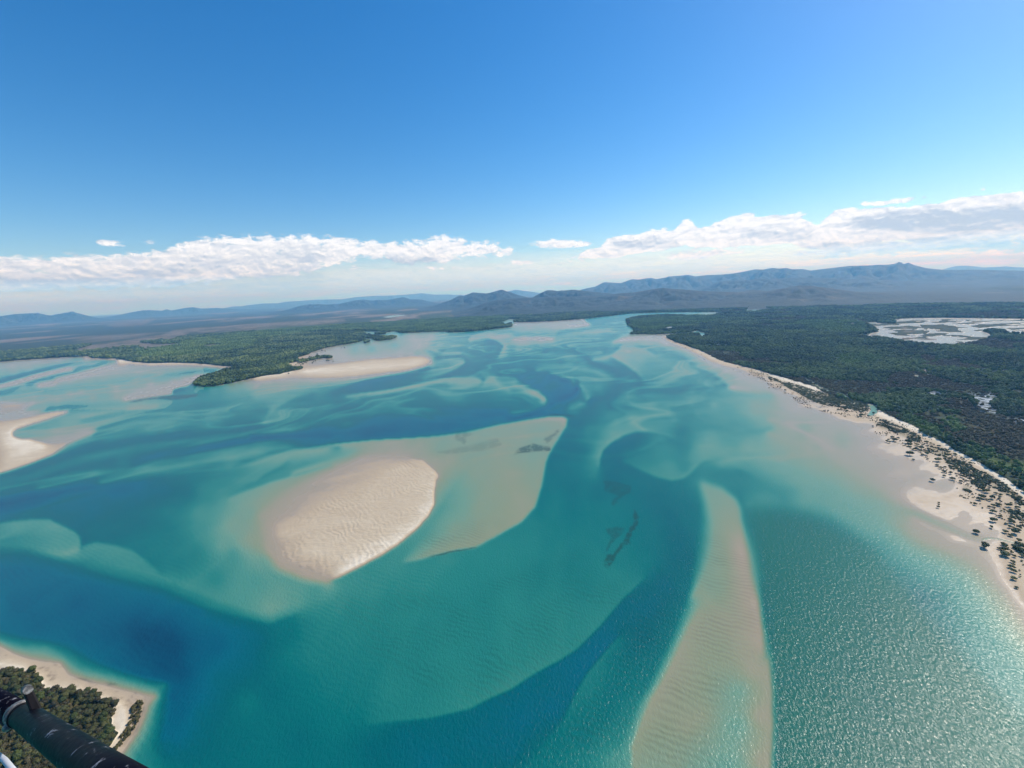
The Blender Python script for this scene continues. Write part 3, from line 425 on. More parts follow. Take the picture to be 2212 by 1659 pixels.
STAIN = [ # weed and algae on the bed
 (P('d2', [(1320,210),(1400,205),(1440,225),(1390,240),(1400,290),(1330,260)]), .35), (P('d2', [(1750,310),(1830,285),(1900,295),(1950,300),(1935,330),(1850,330),(1760,345),(1700,350)]), .8),
 (P('d2', [(1900,250),(1960,215),(2010,185),(2000,215),(1960,240),(1930,280)]), .5), (P('d2', [(1400,300),(1600,250),(1640,290),(1500,330),(1250,350),(1200,340)]), .25),
 (P('d2', [(1910,98),(1990,90),(2060,95),(2120,112),(2060,104),(1990,98)]), .9),
 (P('d3', [(715,700),(735,760),(700,880),(650,950),(590,1030),(560,1085),(525,1075),(520,1000),(580,1010),(640,920),(690,820)]), .75),
 (P('d3', [(530,840),(600,820),(660,830),(640,870),(580,900),(540,980),(520,980),(545,900)]), .5), (P('d3', [(500,520),(600,530),(680,560),(690,600),(620,620),(580,690),(560,680),(600,620),(520,590)]), .45),
 (P('a3', [(215,557),(240,553),(300,555),(270,560)]), .8), (P('a1', [(1100,1095),(1250,1065),(1400,1045),(1550,1040),(1700,1028),(1710,1045),(1600,1070),(1480,1078),(1400,1068),(1250,1080),(1180,1098)]), 1.0),
 (P('a1', [(1320,1360),(1420,1348),(1430,1358),(1350,1368)]), .5), (P('e3', [(880,520),(980,505),(1100,530),(1250,545),(1150,560),(1000,540)]), .5), (P('e3', [(1300,570),(1500,575),(1520,600),(1380,600)]), .5),
 (P('d2', [(1140,1022),(1240,990),(1350,970),(1462,953),(1460,962),(1350,980),(1240,1002)]), .9), (P('a1', [(1700,930),(1900,870),(1960,860),(1980,900),(1900,950),(1800,962),(1690,950)]), .4)]

for q in ((580,415,90),(620,462,60),(660,488,90),(640,545,100),(735,620,22),(1100,600,22),(860,665,22),(1120,665,60),(1385,660,50),(1190,720,60),(1360,720,40),(1450,785,150),(1440,800,120),(1250,738,40),(1700,750,50),(1650,800,90),(1640,850,70),(1700,820,60),
          (40,235,60),(520,400,110),(700,350,70),(760,378,60),(570,440,80),(600,500,110),(650,520,80),(690,450,50),(400,355,40),(1290,690,50),(1550,770,70),(1180,600,60),(1240,580,50),(1500,690,60),(930,640,60),(1750,700,60),(1780,760,50)):
    STAIN.append((P('e3', [(q[0] - q[2] / 2, q[1] + q[2] * .10), (q[0] - q[2] * .1, q[1] - q[2] * .08), (q[0] + q[2] / 2, q[1] - q[2] * .14), (q[0] + q[2] * .2, q[1] + q[2] * .06), (q[0] - q[2] * .2, q[1] + q[2] * .14)]), 1.0))
STAIN.append((P('e3', [(1640,870),(1760,820),(1830,860),(1760,1050),(1720,1250),(1640,1400),(1540,1480),(1500,1420),(1580,1300),(1640,1080)]), .35))

# --- raster of the survey
X0, Y0, RW, RH = -400, 520, 3000, 1500
def poly_mask(poly, soft=0):
    """coverage of an outline, on the survey raster"""
    p = np.array(poly, float); p[:, 0] -= X0; p[:, 1] -= Y0
    x0, x1 = int(max(0, p[:, 0].min() - 2)), int(min(RW - 1, p[:, 0].max() + 2)); y0, y1 = int(max(0, p[:, 1].min() - 2)), int(min(RH - 1, p[:, 1].max() + 2))
    out = np.zeros((RH, RW), np.float32)
    if x1 <= x0 or y1 <= y0: return out
    xs = np.arange(x0, x1 + 1)
    acc = np.zeros((y1 - y0 + 1, x1 - x0 + 1), np.float32)
    n = len(p)
    for sub in (.125, .375, .625, .875):
        ys = np.arange(y0, y1 + 1) + sub
        cov = np.zeros_like(acc); 
        for k in range(n):
            ax, ay = p[k]; bx, by = p[(k + 1) % n]
            if ay == by: continue
            m = (ys >= min(ay, by)) & (ys < max(ay, by))
            if not m.any(): continue
            xi = ax + (ys[m] - ay) * (bx - ax) / (by - ay)
            d = np.clip(xs[None, :] + 1 - xi[:, None], 0, 1)
            cov[m] += d if by > ay else -d
        acc += np.clip(np.abs(cov), 0, 1) * .25
    out[y0:y1 + 1, x0:x1 + 1] = acc
    return blur(out, soft) if soft else out
def blur(a, r):
    r = int(r)
    for _ in range(2):
        for ax in (0, 1):
            b = np.concatenate([np.repeat(np.take(a, [0], ax), r + 1, ax), a, np.repeat(np.take(a, [-1], ax), r, ax)], ax)
            c = np.cumsum(b, ax, dtype=np.float64)
            n = a.shape[ax]
            a = ((np.take(c, range(2 * r + 1, 2 * r + 1 + n), ax) - np.take(c, range(0, n), ax)) / (2 * r + 1)).astype(np.float32)
    return a
def solve_tone():
    """depth between the surveyed contours: relax a membrane over them, coarse to fine"""
    w, h = RW // 2, RH // 2
    val = np.zeros((h, w)); wt = np.zeros((h, w))
    for pts, a, b in CURV:
        p = np.array(pts, float)
        sx, sy, va, vb = [], [], [], []
        for k in range(len(p) - 1):
            d = p[k + 1] - p[k]; L = max(1e-6, np.hypot(*d)); m = max(2, int(L))
            f = np.linspace(0, 1, m, endpoint=False)[:, None]
            q = p[k] + d * f; nrm = np.array([d[1], -d[0]]) / L
            for side, vals in ((1, a), (-1, b)):
                if vals is None: continue
                off = 2.0 if b is not None else 0
                qq = q + nrm * side * off
                ix = ((qq[:, 0] - X0) / 2).astype(int); iy = ((qq[:, 1] - Y0) / 2).astype(int)
                v = vals[k] + (vals[k + 1] - vals[k]) * f[:, 0]
                ok = (ix >= 0) & (ix < w) & (iy >= 0) & (iy < h)
                np.add.at(val, (iy[ok], ix[ok]), v[ok]); np.add.at(wt, (iy[ok], ix[ok]), 1)
    known = wt > 0; val[known] /= wt[known]
    sw = np.zeros((h, w)); sv = np.zeros((h, w))           # soundings pull softly
    for x, y, v, r in BLOB:
        cx, cy, R = int((x - X0) / 2), int((y - Y0) / 2), r; Rv = R if r > 6 else 2
        j0, j1, i0, i1 = max(0, cy - Rv), min(h, cy + Rv + 1), max(0, cx - R), min(w, cx + R + 1)
        if j1 <= j0 or i1 <= i0: continue
        jj, ii = np.mgrid[j0:j1, i0:i1]
        k = np.clip(1 - np.sqrt(((jj - cy) / (Rv + 1.)) ** 2 + ((ii - cx) / (R + 1.)) ** 2), 0, 1) * .05
        sw[j0:j1, i0:i1] += k; sv[j0:j1, i0:i1] += k * v
    pyr = [(val, known, sw, sv)]
    while min(pyr[-1][0].shape) > 6:
        v, k, a, b = pyr[-1]
        if v.shape[0] % 2: v, k, a, b = v[:-1], k[:-1], a[:-1], b[:-1]
        if v.shape[1] % 2: v, k, a, b = v[:, :-1], k[:, :-1], a[:, :-1], b[:, :-1]
        four = lambda q: q.reshape(v.shape[0] // 2, 2, -1, 2).sum((1, 3))
        kf = k.astype(float); s = kf.reshape(v.shape[0] // 2, 2, -1, 2).sum((1, 3)); t = (v * kf).reshape(v.shape[0] // 2, 2, -1, 2).sum((1, 3))
        pyr.append((t / np.maximum(s, 1), s > 0, four(a), four(b)))
    x = None
    for v, k, a, b in reversed(pyr):
        if x is None: x = np.full(v.shape, v[k].mean() if k.any() else 4.0)
        else:
            x = np.repeat(np.repeat(x, 2, 0), 2, 1)
            x = np.pad(x, ((0, max(0, v.shape[0] - x.shape[0])), (0, max(0, v.shape[1] - x.shape[1]))), 'edge')[:v.shape[0], :v.shape[1]]
        x[k] = v[k]
        for _ in range(80):
            q = np.pad(x, 1, 'edge')
            y = (q[:-2, 1:-1] + q[2:, 1:-1] + q[1:-1, :-2] + q[1:-1, 2:]) * .25
            y = (y + b) / (1 + a)
            x = np.where(k, v, y)
    x = blur(x.astype(np.float32), 1)
    return x
tone = solve_tone()
tone = np.repeat(np.repeat(tone, 2, 0), 2, 1); tone = blur(tone, 1)
vx, vy = np.meshgrid(np.arange(RW) + X0, np.arange(RH) + Y0)
tone0 = tone.copy(); wf = np.clip((930 - vy) / 80.0, 0, 1); tone = tone + (1.3 * wf * (tone - blur(tone, 9)) * (tone > .5)).astype(np.float32)        # crisper bars far off
tone = np.where((tone < .12) & (tone0 > .3), .12, tone).astype(np.float32)
ws = np.clip((vx - 1480) / 60.0, 0, 1) * np.clip((vy - 960) / 40.0, 0, 1); sf = np.where(vx < 1900, blur(tone, 5), tone); tone = (tone * (1 - ws) + sf * ws).astype(np.float32)
ws = np.clip((1990 - vx) / 60.0, 0, 1) * np.clip((vx - 1600) / 30.0, 0, 1) * np.clip((vy - 970) / 20.0, 0, 1) * np.clip((1300 - vy) / 60.0, 0, 1); tone = (tone * (1 - ws) + blur(tone, 14) * ws).astype(np.float32)
land = np.zeros((RH, RW), np.float32)
for q in LAND: land = np.maximum(land, poly_mask(q))
wetm = np.zeros_like(land)
for q, d in WET:
    m = poly_mask(q); wetm = np.maximum(wetm, m); land *= 1 - m; tone = tone * (1 - m) + d * m
for q in ISLETS: land = np.maximum(land, poly_mask(q))
swamp = np.zeros_like(land)
for q in SWAMP: swamp = np.maximum(swamp, poly_mask(q, 3))
def stack(lst, soft):
    o = np.zeros_like(land)
    for q in lst:
        q, s = q if isinstance(q, tuple) else (q, 1)
        o = np.maximum(o, poly_mask(q, soft) * s)
    return o
BAND = [P('e1', [(310,310),(400,290),(560,300),(700,370),(850,440),(900,480),(880,540),(800,530),(700,480),(550,410),(400,360)]), P('e1', [(970,590),(1100,600),(1250,650),(1290,700),(1200,720),(1100,705),(1000,670)]),
 P('e1', [(340,260),(420,250),(540,285),(560,300),(400,285)]),
 P('e1', [(1180,720),(1300,740),(1480,800),(1600,880),(1750,940),(1850,1000),(1980,1090),(2100,1180),(2200,1250),(2150,1260),(2000,1220),(1800,1100),(1620,1090),(1500,1100),(1560,1180),(1480,1180),(1420,1120),(1500,1040),(1600,1000),(1450,960),(1380,900),(1280,880),(1220,800)]),
 P('e1', [(1880,1360),(2000,1390),(2150,1400),(2212,1450),(2300,1600),(2250,1640),(2170,1540),(2100,1490),(1960,1420)]), P('e1', [(2000,1240),(2140,1250),(2300,1330),(2300,1400),(2120,1300)]),
 P('a4', [(0,878),(60,895),(100,918),(160,925),(300,965),(460,1018),(500,1030),(650,1060),(760,1090),(860,1120),(880,1165),(810,1190),(700,1155),(500,1128),(400,1098),(300,1045),(250,1015),(130,955),(100,930),(0,898)]),
 P('c4', [(2100,1250),(2160,1225),(2230,1260),(2400,1400),(2300,1400),(2160,1330)]), P('a3', [(1400,583),(1500,618),(1600,660),(1660,700),(1700,735),(1790,762),(1750,762),(1670,725),(1640,680),(1500,622)]),
 P('a3', [(1990,818),(2100,850),(2225,885),(2225,875),(2050,825)]), P('a3', [(1930,795),(1990,803),(1980,808)])]
MURK = [P('A', [(1615,1095),(1740,1108),(1880,1175),(2010,1340),(2400,1750),(2400,1950),(1690,1950),(1665,1500),(1640,1250)])]
DUNE = [P('d2', [(130,910),(330,760),(600,600),(850,440),(1050,375),(1210,450),(1210,700),(1080,850),(850,1015),(580,1155),(400,1130),(200,1040)])]
RIPP = [P('b3', [(1620,0),(1700,250),(1560,450),(1500,700),(1300,1000),(1100,1450),(1080,1659),(1750,1659),(1800,1000),(2100,700),(2150,300),(2050,0),(1900,-200)]), P('b3', [(-100,300),(800,0),(1100,100),(900,300),(600,600),(0,900)]), P('d2', [(1000,1050),(1150,850),(1500,800),(1700,800),(1450,950),(1200,1000)]),
 P('b3', [(900,500),(1450,100),(1400,500),(1150,1000),(1000,1400),(400,1500)]), P('d3', [(1000,1000),(1200,850),(1450,1000),(1500,1300),(1300,1500),(1150,1300)]), P('d2', [(1500,1200),(2212,900),(2212,1500),(1300,1600)]), P('b2', [(700,200),(1300,100),(2000,300),(2212,700),(2212,1100),(1500,1000),(900,600)])]
bare, brown, bright, dark, stain = stack(BARE, 1), stack(BROWN, 7), stack(BRIGHT, 8), stack(DARK, 3), stack(STAIN, 1)

dune, ripp = stack(DUNE, 6), stack(RIPP, 14)
band = stack(BAND, 2)
murk = stack(MURK, 16)
wooded = np.clip(land - 1.6 * blur(wetm, 2), 0, 1)
# ---------------------------------------------------------------- the setting: ground and water from the survey
def sample(ras, x, y):
    u = np.clip(np.asarray(x) - X0 - .5, 0, RW - 1.001); v = np.clip(np.asarray(y) - Y0 - .5, 0, RH - 1.001)
    i, j = u.astype(int), v.astype(int); fu, fv = (u - i), (v - j)
    return (ras[j, i] * (1 - fu) + ras[j, i + 1] * fu) * (1 - fv) + (ras[j + 1, i] * (1 - fu) + ras[j + 1, i + 1] * fu) * fv
dep = np.concatenate([np.arange(66, 50, -.16), np.arange(50, 8, -.085), np.arange(8, 3, -.045), np.arange(3, .9, -.025), np.geomspace(.9, .34, 30)])
az = np.radians(np.arange(-64, 64.01, .075))
rr = ALT / np.tan(np.radians(dep))
GA, GR = np.meshgrid(az, rr); GX, GY = GR * np.sin(GA), GR * np.cos(GA)
px, py = pix(GX, GY, np.zeros_like(GX))
wx = (fbm(GX / 22, GY / 22, 3, 5) - .5); wy = (fbm(GX / 22, GY / 22, 3, 9) - .5)       # ragged plant edges, in metres
qx, qy = pix(GX + wx * 14, GY + wy * 14, np.zeros_like(GX))
T = sample(tone, px, py); LM = sample(land, qx, qy)
BA, BR, BG, DK, SW = (sample(a, qx, qy) for a in (bare, brown, bright, dark, swamp)); ST = sample(stain, qx, qy)
DU, RP = sample(dune, px, py), sample(ripp, px, py)
lf = (px < 440) & (py > 765) & (py < 885) & (T > .2) & (T < 4); T = np.where(lf, T * .62, T)
far_ = np.clip((GR - 750) / 500, 0, 1) * np.clip((9000 - GR) / 3000, 0, 1) * (T > .3)
w1, w2 = fbm(GX / 420, GY / 420, 3, 81) - .5, fbm(GX / 420, GY / 420, 3, 83) - .5
rg = 1 - np.abs(2 * fbm((GX * .8 + GY * .6 + w1 * 700) / 620, (GY * .8 - GX * .6 + w2 * 700) / 210, 4, 71) - 1)
T = T - far_ * (np.clip((rg - .80) / .2, 0, 1) ** 1.3 * 1.9 - .25) * np.clip(T / 3, 0, 1) * np.clip((8.4 - T) / 2, .25, 1)
T = T - .9 * (fbm((GX + w1 * 90) / 95, (GY * .9 + w2 * 90) / 34, 4, 91) - .5) * np.clip(T / 4, 0, 1) * np.clip((GR - 500) / 600, .15, 1)
T = T + (fbm((GX * .9 + GY * .4) / 90, (GY * .9 - GX * .4) / 28, 4, 61) - .5) * .34 * np.exp(-(T / .45) ** 2)
far = np.clip((GR - 9000) / 6000, 0, 1)
LM = np.maximum(LM, far)
clear = np.clip((fbm(GX / 900, GY / 1500, 4, 31) - .60) * 9, 0, 1) * np.clip((GR - 6000) / 3000, 0, 1)
BA = np.maximum(BA * np.clip(fbm(GX / 90, GY / 160, 4, 3) * 2.6 - .4, 0, 1), clear * .8)
lag = (px > 1862) & (py > 684) & (py < 752) & (np.abs(T - .35) < .35) & (LM < .5)
LM = np.where(lag, np.clip((fbm(GX / 110, GY / 60, 4, 57) - .56) * 14, 0, 1), LM)
isl = LM > .5
Zs = np.where(T > 0, -.6 * T, .015 - 1.3 * T)
Z = np.where(isl, np.maximum(Zs, 0) * .3 + 1.2 + fbm(GX / 40, GY / 40, 3, 2) * 1.2, Zs)
nr, nc = GX.shape; F = grid_faces(nr, nc)
me = mesh_np('ground', np.stack([GX, GY, Z], -1).reshape(-1, 3), F)
attr(me, 'tone', T)
attr(me, 'zone', np.stack([LM, BA, BR, np.ones_like(LM)], -1), 'FLOAT_COLOR')
attr(me, 'zone2', np.stack([BG, DK, SW, np.ones_like(LM)], -1), 'FLOAT_COLOR')
attr(me, 'stain', ST); attr(me, 'dune', DU); attr(me, 'scrubby', sample(band, px, py))
g = link(bpy.data.objects.new('ground', me)); tag(g, 'sand banks, beaches and wooded coastal plain', 'ground', kind='structure')
wet = (T > -.25) & (LM < .6)
fw = wet.ravel()[F].any(1)
used = np.unique(F[fw]); remap = np.full(GX.size, -1, np.int64); remap[used] = np.arange(len(used))
wm = mesh_np('water', np.stack([GX, GY, np.zeros_like(GX)], -1).reshape(-1, 3)[used], remap[F[fw]])
attr(wm, 'tone', np.maximum(T, 0).ravel()[used]); attr(wm, 'stain', ST.ravel()[used]); attr(wm, 'ripple', RP.ravel()[used]); attr(wm, 'murk', (sample(murk, px, py) * np.clip(T / 3, 0, 1)).ravel()[used])
wo = link(bpy.data.objects.new('water', wm)); tag(wo, 'shallow turquoise estuary water over sand', 'water', kind='structure')
# sheet that carries the land and sea on past the surveyed sector
def ring(name, z, r0, r1, a0, a1, mat):
    a = np.radians(np.linspace(a0, a1, 60)); r = np.geomspace(r0, r1, 24); A, Q = np.meshgrid(a, r)
    m_ = mesh_np(name, np.stack([Q * np.sin(A), Q * np.cos(A), np.full_like(A, z)], -1).reshape(-1, 3), grid_faces(24, 60))
    attr(m_, 'tone', np.full(A.shape, 5.0)); attr(m_, 'stain', np.zeros(A.shape)); o_ = link(bpy.data.objects.new(name, m_)); o_['kind'] = 'structure'; m_.materials.append(mat); return o_

# sand, soil and low plants
g_ = NT('ground_cover'); co = g_.n('TexCoord').outputs['Object']
t_ = g_.att('tone').outputs['Fac']; z1 = g_.n('SeparateColor', {0: g_.att('zone').outputs['Color']}); z2 = g_.n('SeparateColor', {0: g_.att('zone2').outputs['Color']})
n_big = g_.noise(co, .012, 4, .6); n_mid = g_.noise(co, .09, 4, .6); n_fine = g_.noise(co, .8, 3, .6)
tn = g_.math('ADD', t_, g_.math('MULTIPLY', g_.math('ADD', g_.math('SUBTRACT', n_mid, .5), g_.math('SUBTRACT', g_.noise(g_.mapping(co, (.5, 1, 1), (0, 0, R(-35))), .022, 5, .6, .5), .5)), .42))
sand = g_.ramp(g_.math('MULTIPLY_ADD', tn, .6, .7), [(0.0, lin(232, 220, 196)), (.15, lin(226, 212, 186)), (.28, lin(202, 184, 154)), (.45, lin(190, 170, 140)), (.64, lin(180, 160, 132)), (.72, lin(170, 153, 128)), (1, lin(140, 135, 120))])
sand = g_.mix(g_.math('MULTIPLY', g_.math('SUBTRACT', n_fine, .5), .5, clamp=True), sand, lin(130, 115, 98))
st_ = g_.math('MULTIPLY', g_.att('stain').outputs['Fac'], g_.math('MULTIPLY_ADD', n_mid, 3, -.7, clamp=True))
sand = g_.mix(g_.math('MULTIPLY', st_, .8), sand, lin(95, 80, 68))
sand = g_.mix(g_.math('MULTIPLY', g_.att('scrubby').outputs['Fac'], g_.math('MULTIPLY_ADD', n_mid, 2, -.4, clamp=True)), sand, lin(120, 110, 78))
leaf = g_.ramp(n_mid, [(.3, lin(34, 42, 26)), (.5, lin(52, 61, 36)), (.7, lin(74, 82, 47))])
leaf = g_.mix(g_.math('MULTIPLY', z2.outputs[0], .75), leaf, g_.ramp(n_mid, [(.3, lin(50, 70, 26)), (.7, lin(88, 110, 44))]))
leaf = g_.mix(g_.math('MULTIPLY', z2.outputs[1], .7), leaf, g_.ramp(n_mid, [(.3, lin(24, 34, 26)), (.7, lin(50, 58, 46))]))
leaf = g_.mix(g_.math('MULTIPLY', z1.outputs[2], g_.math('MULTIPLY_ADD', n_big, 1.4, -.1, clamp=True)), leaf, g_.ramp(n_mid, [(.3, lin(50, 44, 28)), (.7, lin(84, 72, 46))]))
tan = g_.ramp(g_.noise(co, .03, 4, .65), [(.3, lin(108, 92, 76)), (.55, lin(140, 122, 104)), (.75, lin(176, 160, 138))])
leaf = g_.mix(z1.outputs[1], leaf, tan)
pool = g_.math('MULTIPLY', z2.outputs[2], g_.math('MULTIPLY_ADD', g_.noise(g_.mapping(co, (1, .5, 1), (0, 0, .5)), .06, 4, .7), 9, -4.1, clamp=True), clamp=True)
leaf = g_.mix(pool, leaf, lin(140, 158, 172))  # pale blue of reflected sky painted into the pools' base colour
lm_ = g_.math('MULTIPLY_ADD', z1.outputs[0], 4, -1.5, clamp=True)
col = g_.mix(lm_, sand, leaf)
rip = g_.n('TexWave', wave_type='BANDS', bands_direction='X'); g_.set(rip.inputs['Vector'], g_.mapping(co, (1, 1, 1), (0, 0, R(-38)))); rip.inputs['Scale'].default_value = .035; rip.inputs['Distortion'].default_value = 22; rip.inputs['Detail'].default_value = 4; rip.inputs['Detail Scale'].default_value = .3; rip.inputs['Detail Roughness'].default_value = .6
h1 = g_.math('MULTIPLY', g_.math('MULTIPLY', rip.outputs['Fac'], g_.att('dune').outputs['Fac']), g_.math('MULTIPLY_ADD', n_big, 5, -2.0, clamp=True))
rdg = g_.math('ABSOLUTE', g_.math('SUBTRACT', g_.noise(g_.mapping(co, (.35, 1, 1), (0, 0, R(-35))), .05, 5, .6, .6), .5))
hh = g_.math('ADD', g_.math('MULTIPLY', h1, .6), g_.math('MULTIPLY', g_.noise(co, .05, 5, .62, 1.2), 1.2))
hh = g_.math('SUBTRACT', hh, g_.math('MULTIPLY', g_.math('MULTIPLY', rdg, g_.math('ADD', g_.att('dune').outputs['Fac'], .12)), 5))
hh = g_.math('ADD', hh, g_.math('MULTIPLY', g_.math('MULTIPLY', lm_, g_.noise(co, .11, 3, .7)), 14))
bp = g_.n('Bump', {'Height': hh, 'Strength': .5, 'Distance': .9})
rough = g_.math('SUBTRACT', g_.ramp(g_.math('MULTIPLY_ADD', tn, .6, .7), [(.5, .9), (.7, .42)]), g_.math('MULTIPLY', pool, .35))
bs = g_.n('BsdfPrincipled', {'Base Color': col, 'Roughness': g_.math('MAXIMUM', rough, g_.math('MULTIPLY', g_.math('SUBTRACT', 1.0, pool), lm_)), 'Normal': bp})
bs.inputs['Specular IOR Level'].default_value = .35
me.materials.append(g_.done(bs))

# water: colour by depth over pale sand, rippled bed showing through, wind ripples on top
w_ = NT('estuary_water'); co = w_.n('TexCoord').outputs['Object']
t_ = w_.att('tone').outputs['Fac']
wv = w_.n('TexWave', wave_type='BANDS', bands_direction='X'); w_.set(wv.inputs['Vector'], w_.mapping(co, (1, 1, 1), (0, 0, R(-62)))); wv.inputs['Scale'].default_value = .05; wv.inputs['Distortion'].default_value = 14; wv.inputs['Detail'].default_value = 3; wv.inputs['Detail Scale'].default_value = .35; wv.inputs['Detail Roughness'].default_value = .6
patch = w_.math('MULTIPLY_ADD', w_.noise(co, .006, 2, .5), 3, -1.0, clamp=True)
bed = w_.math('MULTIPLY', w_.math('MULTIPLY', w_.math('SUBTRACT', wv.outputs['Fac'], .5), patch), w_.math('MULTIPLY_ADD', t_, .03, .16))
smear = w_.noise(w_.mapping(co, (1, .35, 1), (0, 0, .6)), .012, 4, .6, .8)
td = w_.math('ADD', w_.math('ADD', t_, bed), w_.math('MULTIPLY', w_.math('SUBTRACT', smear, .5), w_.math('MULTIPLY_ADD', t_, .1, .6)))
STOPS = [(0, (168, 151, 127)), (.4, (158, 148, 121)), (1, (138, 147, 115)), (2, (110, 150, 124)), (3, (76, 141, 121)), (4, (38, 125, 111)), (5, (6, 108, 102)), (6, (0, 94, 96)), (7, (0, 96, 110)), (8, (0, 84, 104)), (9, (0, 68, 92)), (10, (0, 54, 78))]
wc = w_.ramp(w_.math('MULTIPLY', td, .1), [(s_ / 10.0, lin(*c_)) for s_, c_ in STOPS])
wc = w_.mix(w_.math('MULTIPLY', w_.att('murk').outputs['Fac'], .65), wc, lin(34, 104, 80))
st_ = w_.math('MULTIPLY', w_.att('stain').outputs['Fac'], w_.math('MULTIPLY_ADD', w_.noise(co, .07, 5, .75), 6, -2.0, clamp=True))
wc = w_.mix(w_.math('MULTIPLY', st_, .85), wc, lin(30, 62, 52))
rl = w_.math('MULTIPLY', w_.att('ripple').outputs['Fac'], w_.math('MULTIPLY_ADD', wv.outputs['Fac'], -.30, .27))
wc = w_.mix(w_.math('MULTIPLY', rl, w_.math('MULTIPLY_ADD', w_.noise(co, .02, 3, .6), 3, -.9, clamp=True), clamp=True), wc, w_.mix(.75, wc, (0, .02, .02)))
ch = w_.noise(w_.mapping(co, (1, .55, 1), (0, 0, .7)), .44, 3.5, .6, .35)
ch2 = w_.noise(co, .9, 2, .5)
gust = w_.math('MULTIPLY_ADD', t_, .35, .12, clamp=True)
hgt = w_.math('MULTIPLY', w_.math('ADD', w_.math('MULTIPLY', ch, 1.6), w_.math('MULTIPLY', ch2, .2)), gust)
bp = w_.n('Bump', {'Height': hgt, 'Strength': .5, 'Distance': 1.0})
bs = w_.n('BsdfPrincipled', {'Base Color': wc, 'Roughness': w_.ramp(t_, [(.0, .36), (.2, .25)]), 'IOR': 1.333, 'Normal': bp})
bs.inputs['Specular IOR Level'].default_value = .30
wmat = w_.done(bs); wm.materials.append(wmat)
ring('sea', -8.5, 30, 58000, 64, 296, wmat)
ring('sea', -.3, 1, 157, -64.2, 64.2, wmat); ring('sea', -.3, 1, 31, 64, 296, wmat)

# ---------------------------------------------------------------- hills and ranges
def forest_mat(name, a, b, c, sc):
    f = NT(name); co = f.n('TexCoord').outputs['Object']; n = f.noise(co, sc, 5, .65); big = f.noise(co, sc * .14, 3, .5)
    cc = f.ramp(n, [(.3, lin(*a)), (.55, lin(*b)), (.8, lin(*c))]); cc = f.mix(f.math('MULTIPLY_ADD', big, 5, -3.1, clamp=True), cc, lin(120, 104, 80))
    return f.done(f.n('BsdfPrincipled', {'Base Color': cc, 'Roughness': .95, 'Normal': f.n('Bump', {'Height': n, 'Strength': .7, 'Distance': .12 / sc})}))
hill_mat = forest_mat('hill_forest', (26, 36, 32), (38, 50, 42), (56, 66, 52), .012)
Kh = {'f1': (.3335, 0, 459), 'f2': (.3335, 738, 459), 'f3': (.333, 1475, 378), 'g2': (.5, 1106, 0)}
K.update(Kh)
def hills(pts, D, w, seed, label, az_pad=0.0):
    p = np.array(pts, float)
    xs = np.arange(p[0, 0], p[-1, 0] + .5, 1.0); ys = np.interp(xs, p[:, 0], p[:, 1])
    d = rays(xs, ys); A = np.arctan2(d[:, 0], d[:, 1]); el = d[:, 2] / np.hypot(d[:, 0], d[:, 1])
    H = np.maximum(ALT + el * D, 3.0)
    edge = np.clip(np.minimum((xs - xs[0]), (xs[-1] - xs)) / 110.0, 0, 1); H = H * (edge * edge * (3 - 2 * edge)) + 1
    s = np.concatenate([np.linspace(-1, -.02, 46), [0], np.linspace(.05, 1, 10)])
    AA, SS = np.meshgrid(A, s); HH = np.tile(H, (len(s), 1)); Q = D + SS * w
    X, Y = Q * np.sin(AA), Q * np.cos(AA)
    k = w / 3.0
    n = np.abs(fbm(AA * D / 1100 + .35 * SS, SS * 1.3, 4, seed) - .5) * 2; b = 4 * np.abs(SS) * (1 - np.abs(SS))
    n2 = np.abs(fbm(X / (k * .3), Y / (k * .3), 4, seed + 7) - .5) * 2
    prof = np.clip(1 - np.abs(SS), 0, 1) ** 1.15
    Zz = HH * prof * (1 + b * (1.5 * (n - .25) + .9 * (n2 - .25)))
    Zz = np.where(SS < 0, np.minimum(Zz, HH * (1 + .0 * SS) * .97 + .03 * HH), Zz) + 1.0
    Zz[0] = Zz[-1] = -2
    m_ = mesh_np('hills', np.stack([X, Y, Zz], -1).reshape(-1, 3), grid_faces(len(s), len(A)))
    m_.materials.append(hill_mat); o = link(bpy.data.objects.new('hills', m_)); tag(o, label, 'hills', kind='structure')
hills(P('f1', [(-400,690),(-200,670),(0,672),(100,658),(200,653),(330,667),(420,650),(480,643),(560,650),(640,660),(760,668)]), 26000, 2200, 1, 'pale blue hills at the left end of the skyline')
hills(P('f1', [(560,668),(700,662),(900,640),(960,632),(1050,636),(1080,627),(1110,635),(1200,618),(1250,613),(1300,622),(1400,618),(1500,625),(1650,622),(1800,628)]), 30000, 2500, 2, 'low blue hills left of centre')
hills(P('f1', [(1300,612),(1400,605),(1500,598),(1560,605),(1700,590),(1800,588),(1850,578),(1950,572),(2050,565),(2212,562)]) + P('f2', [(100,547),(200,540),(350,537),(520,523),(600,532),(760,530),(900,522),(1000,528)]), 42000, 6000, 3, 'faint far hills along the skyline')
hills(P('f1', [(1700,628),(1820,620),(1920,600),(2000,595),(2100,598),(2200,592)]) + P('f2', [(60,575),(100,568),(140,564),(200,572),(300,566),(400,548),(450,560),(520,550),(600,562),(720,570)]), 19000, 2500, 4, 'rounded wooded hills beyond the plain')
hills(P('f2', [(860,520),(930,508),(1080,498),(1200,495),(1300,488),(1400,490)]), 34000, 4000, 5, 'faint ridge behind the middle hills')
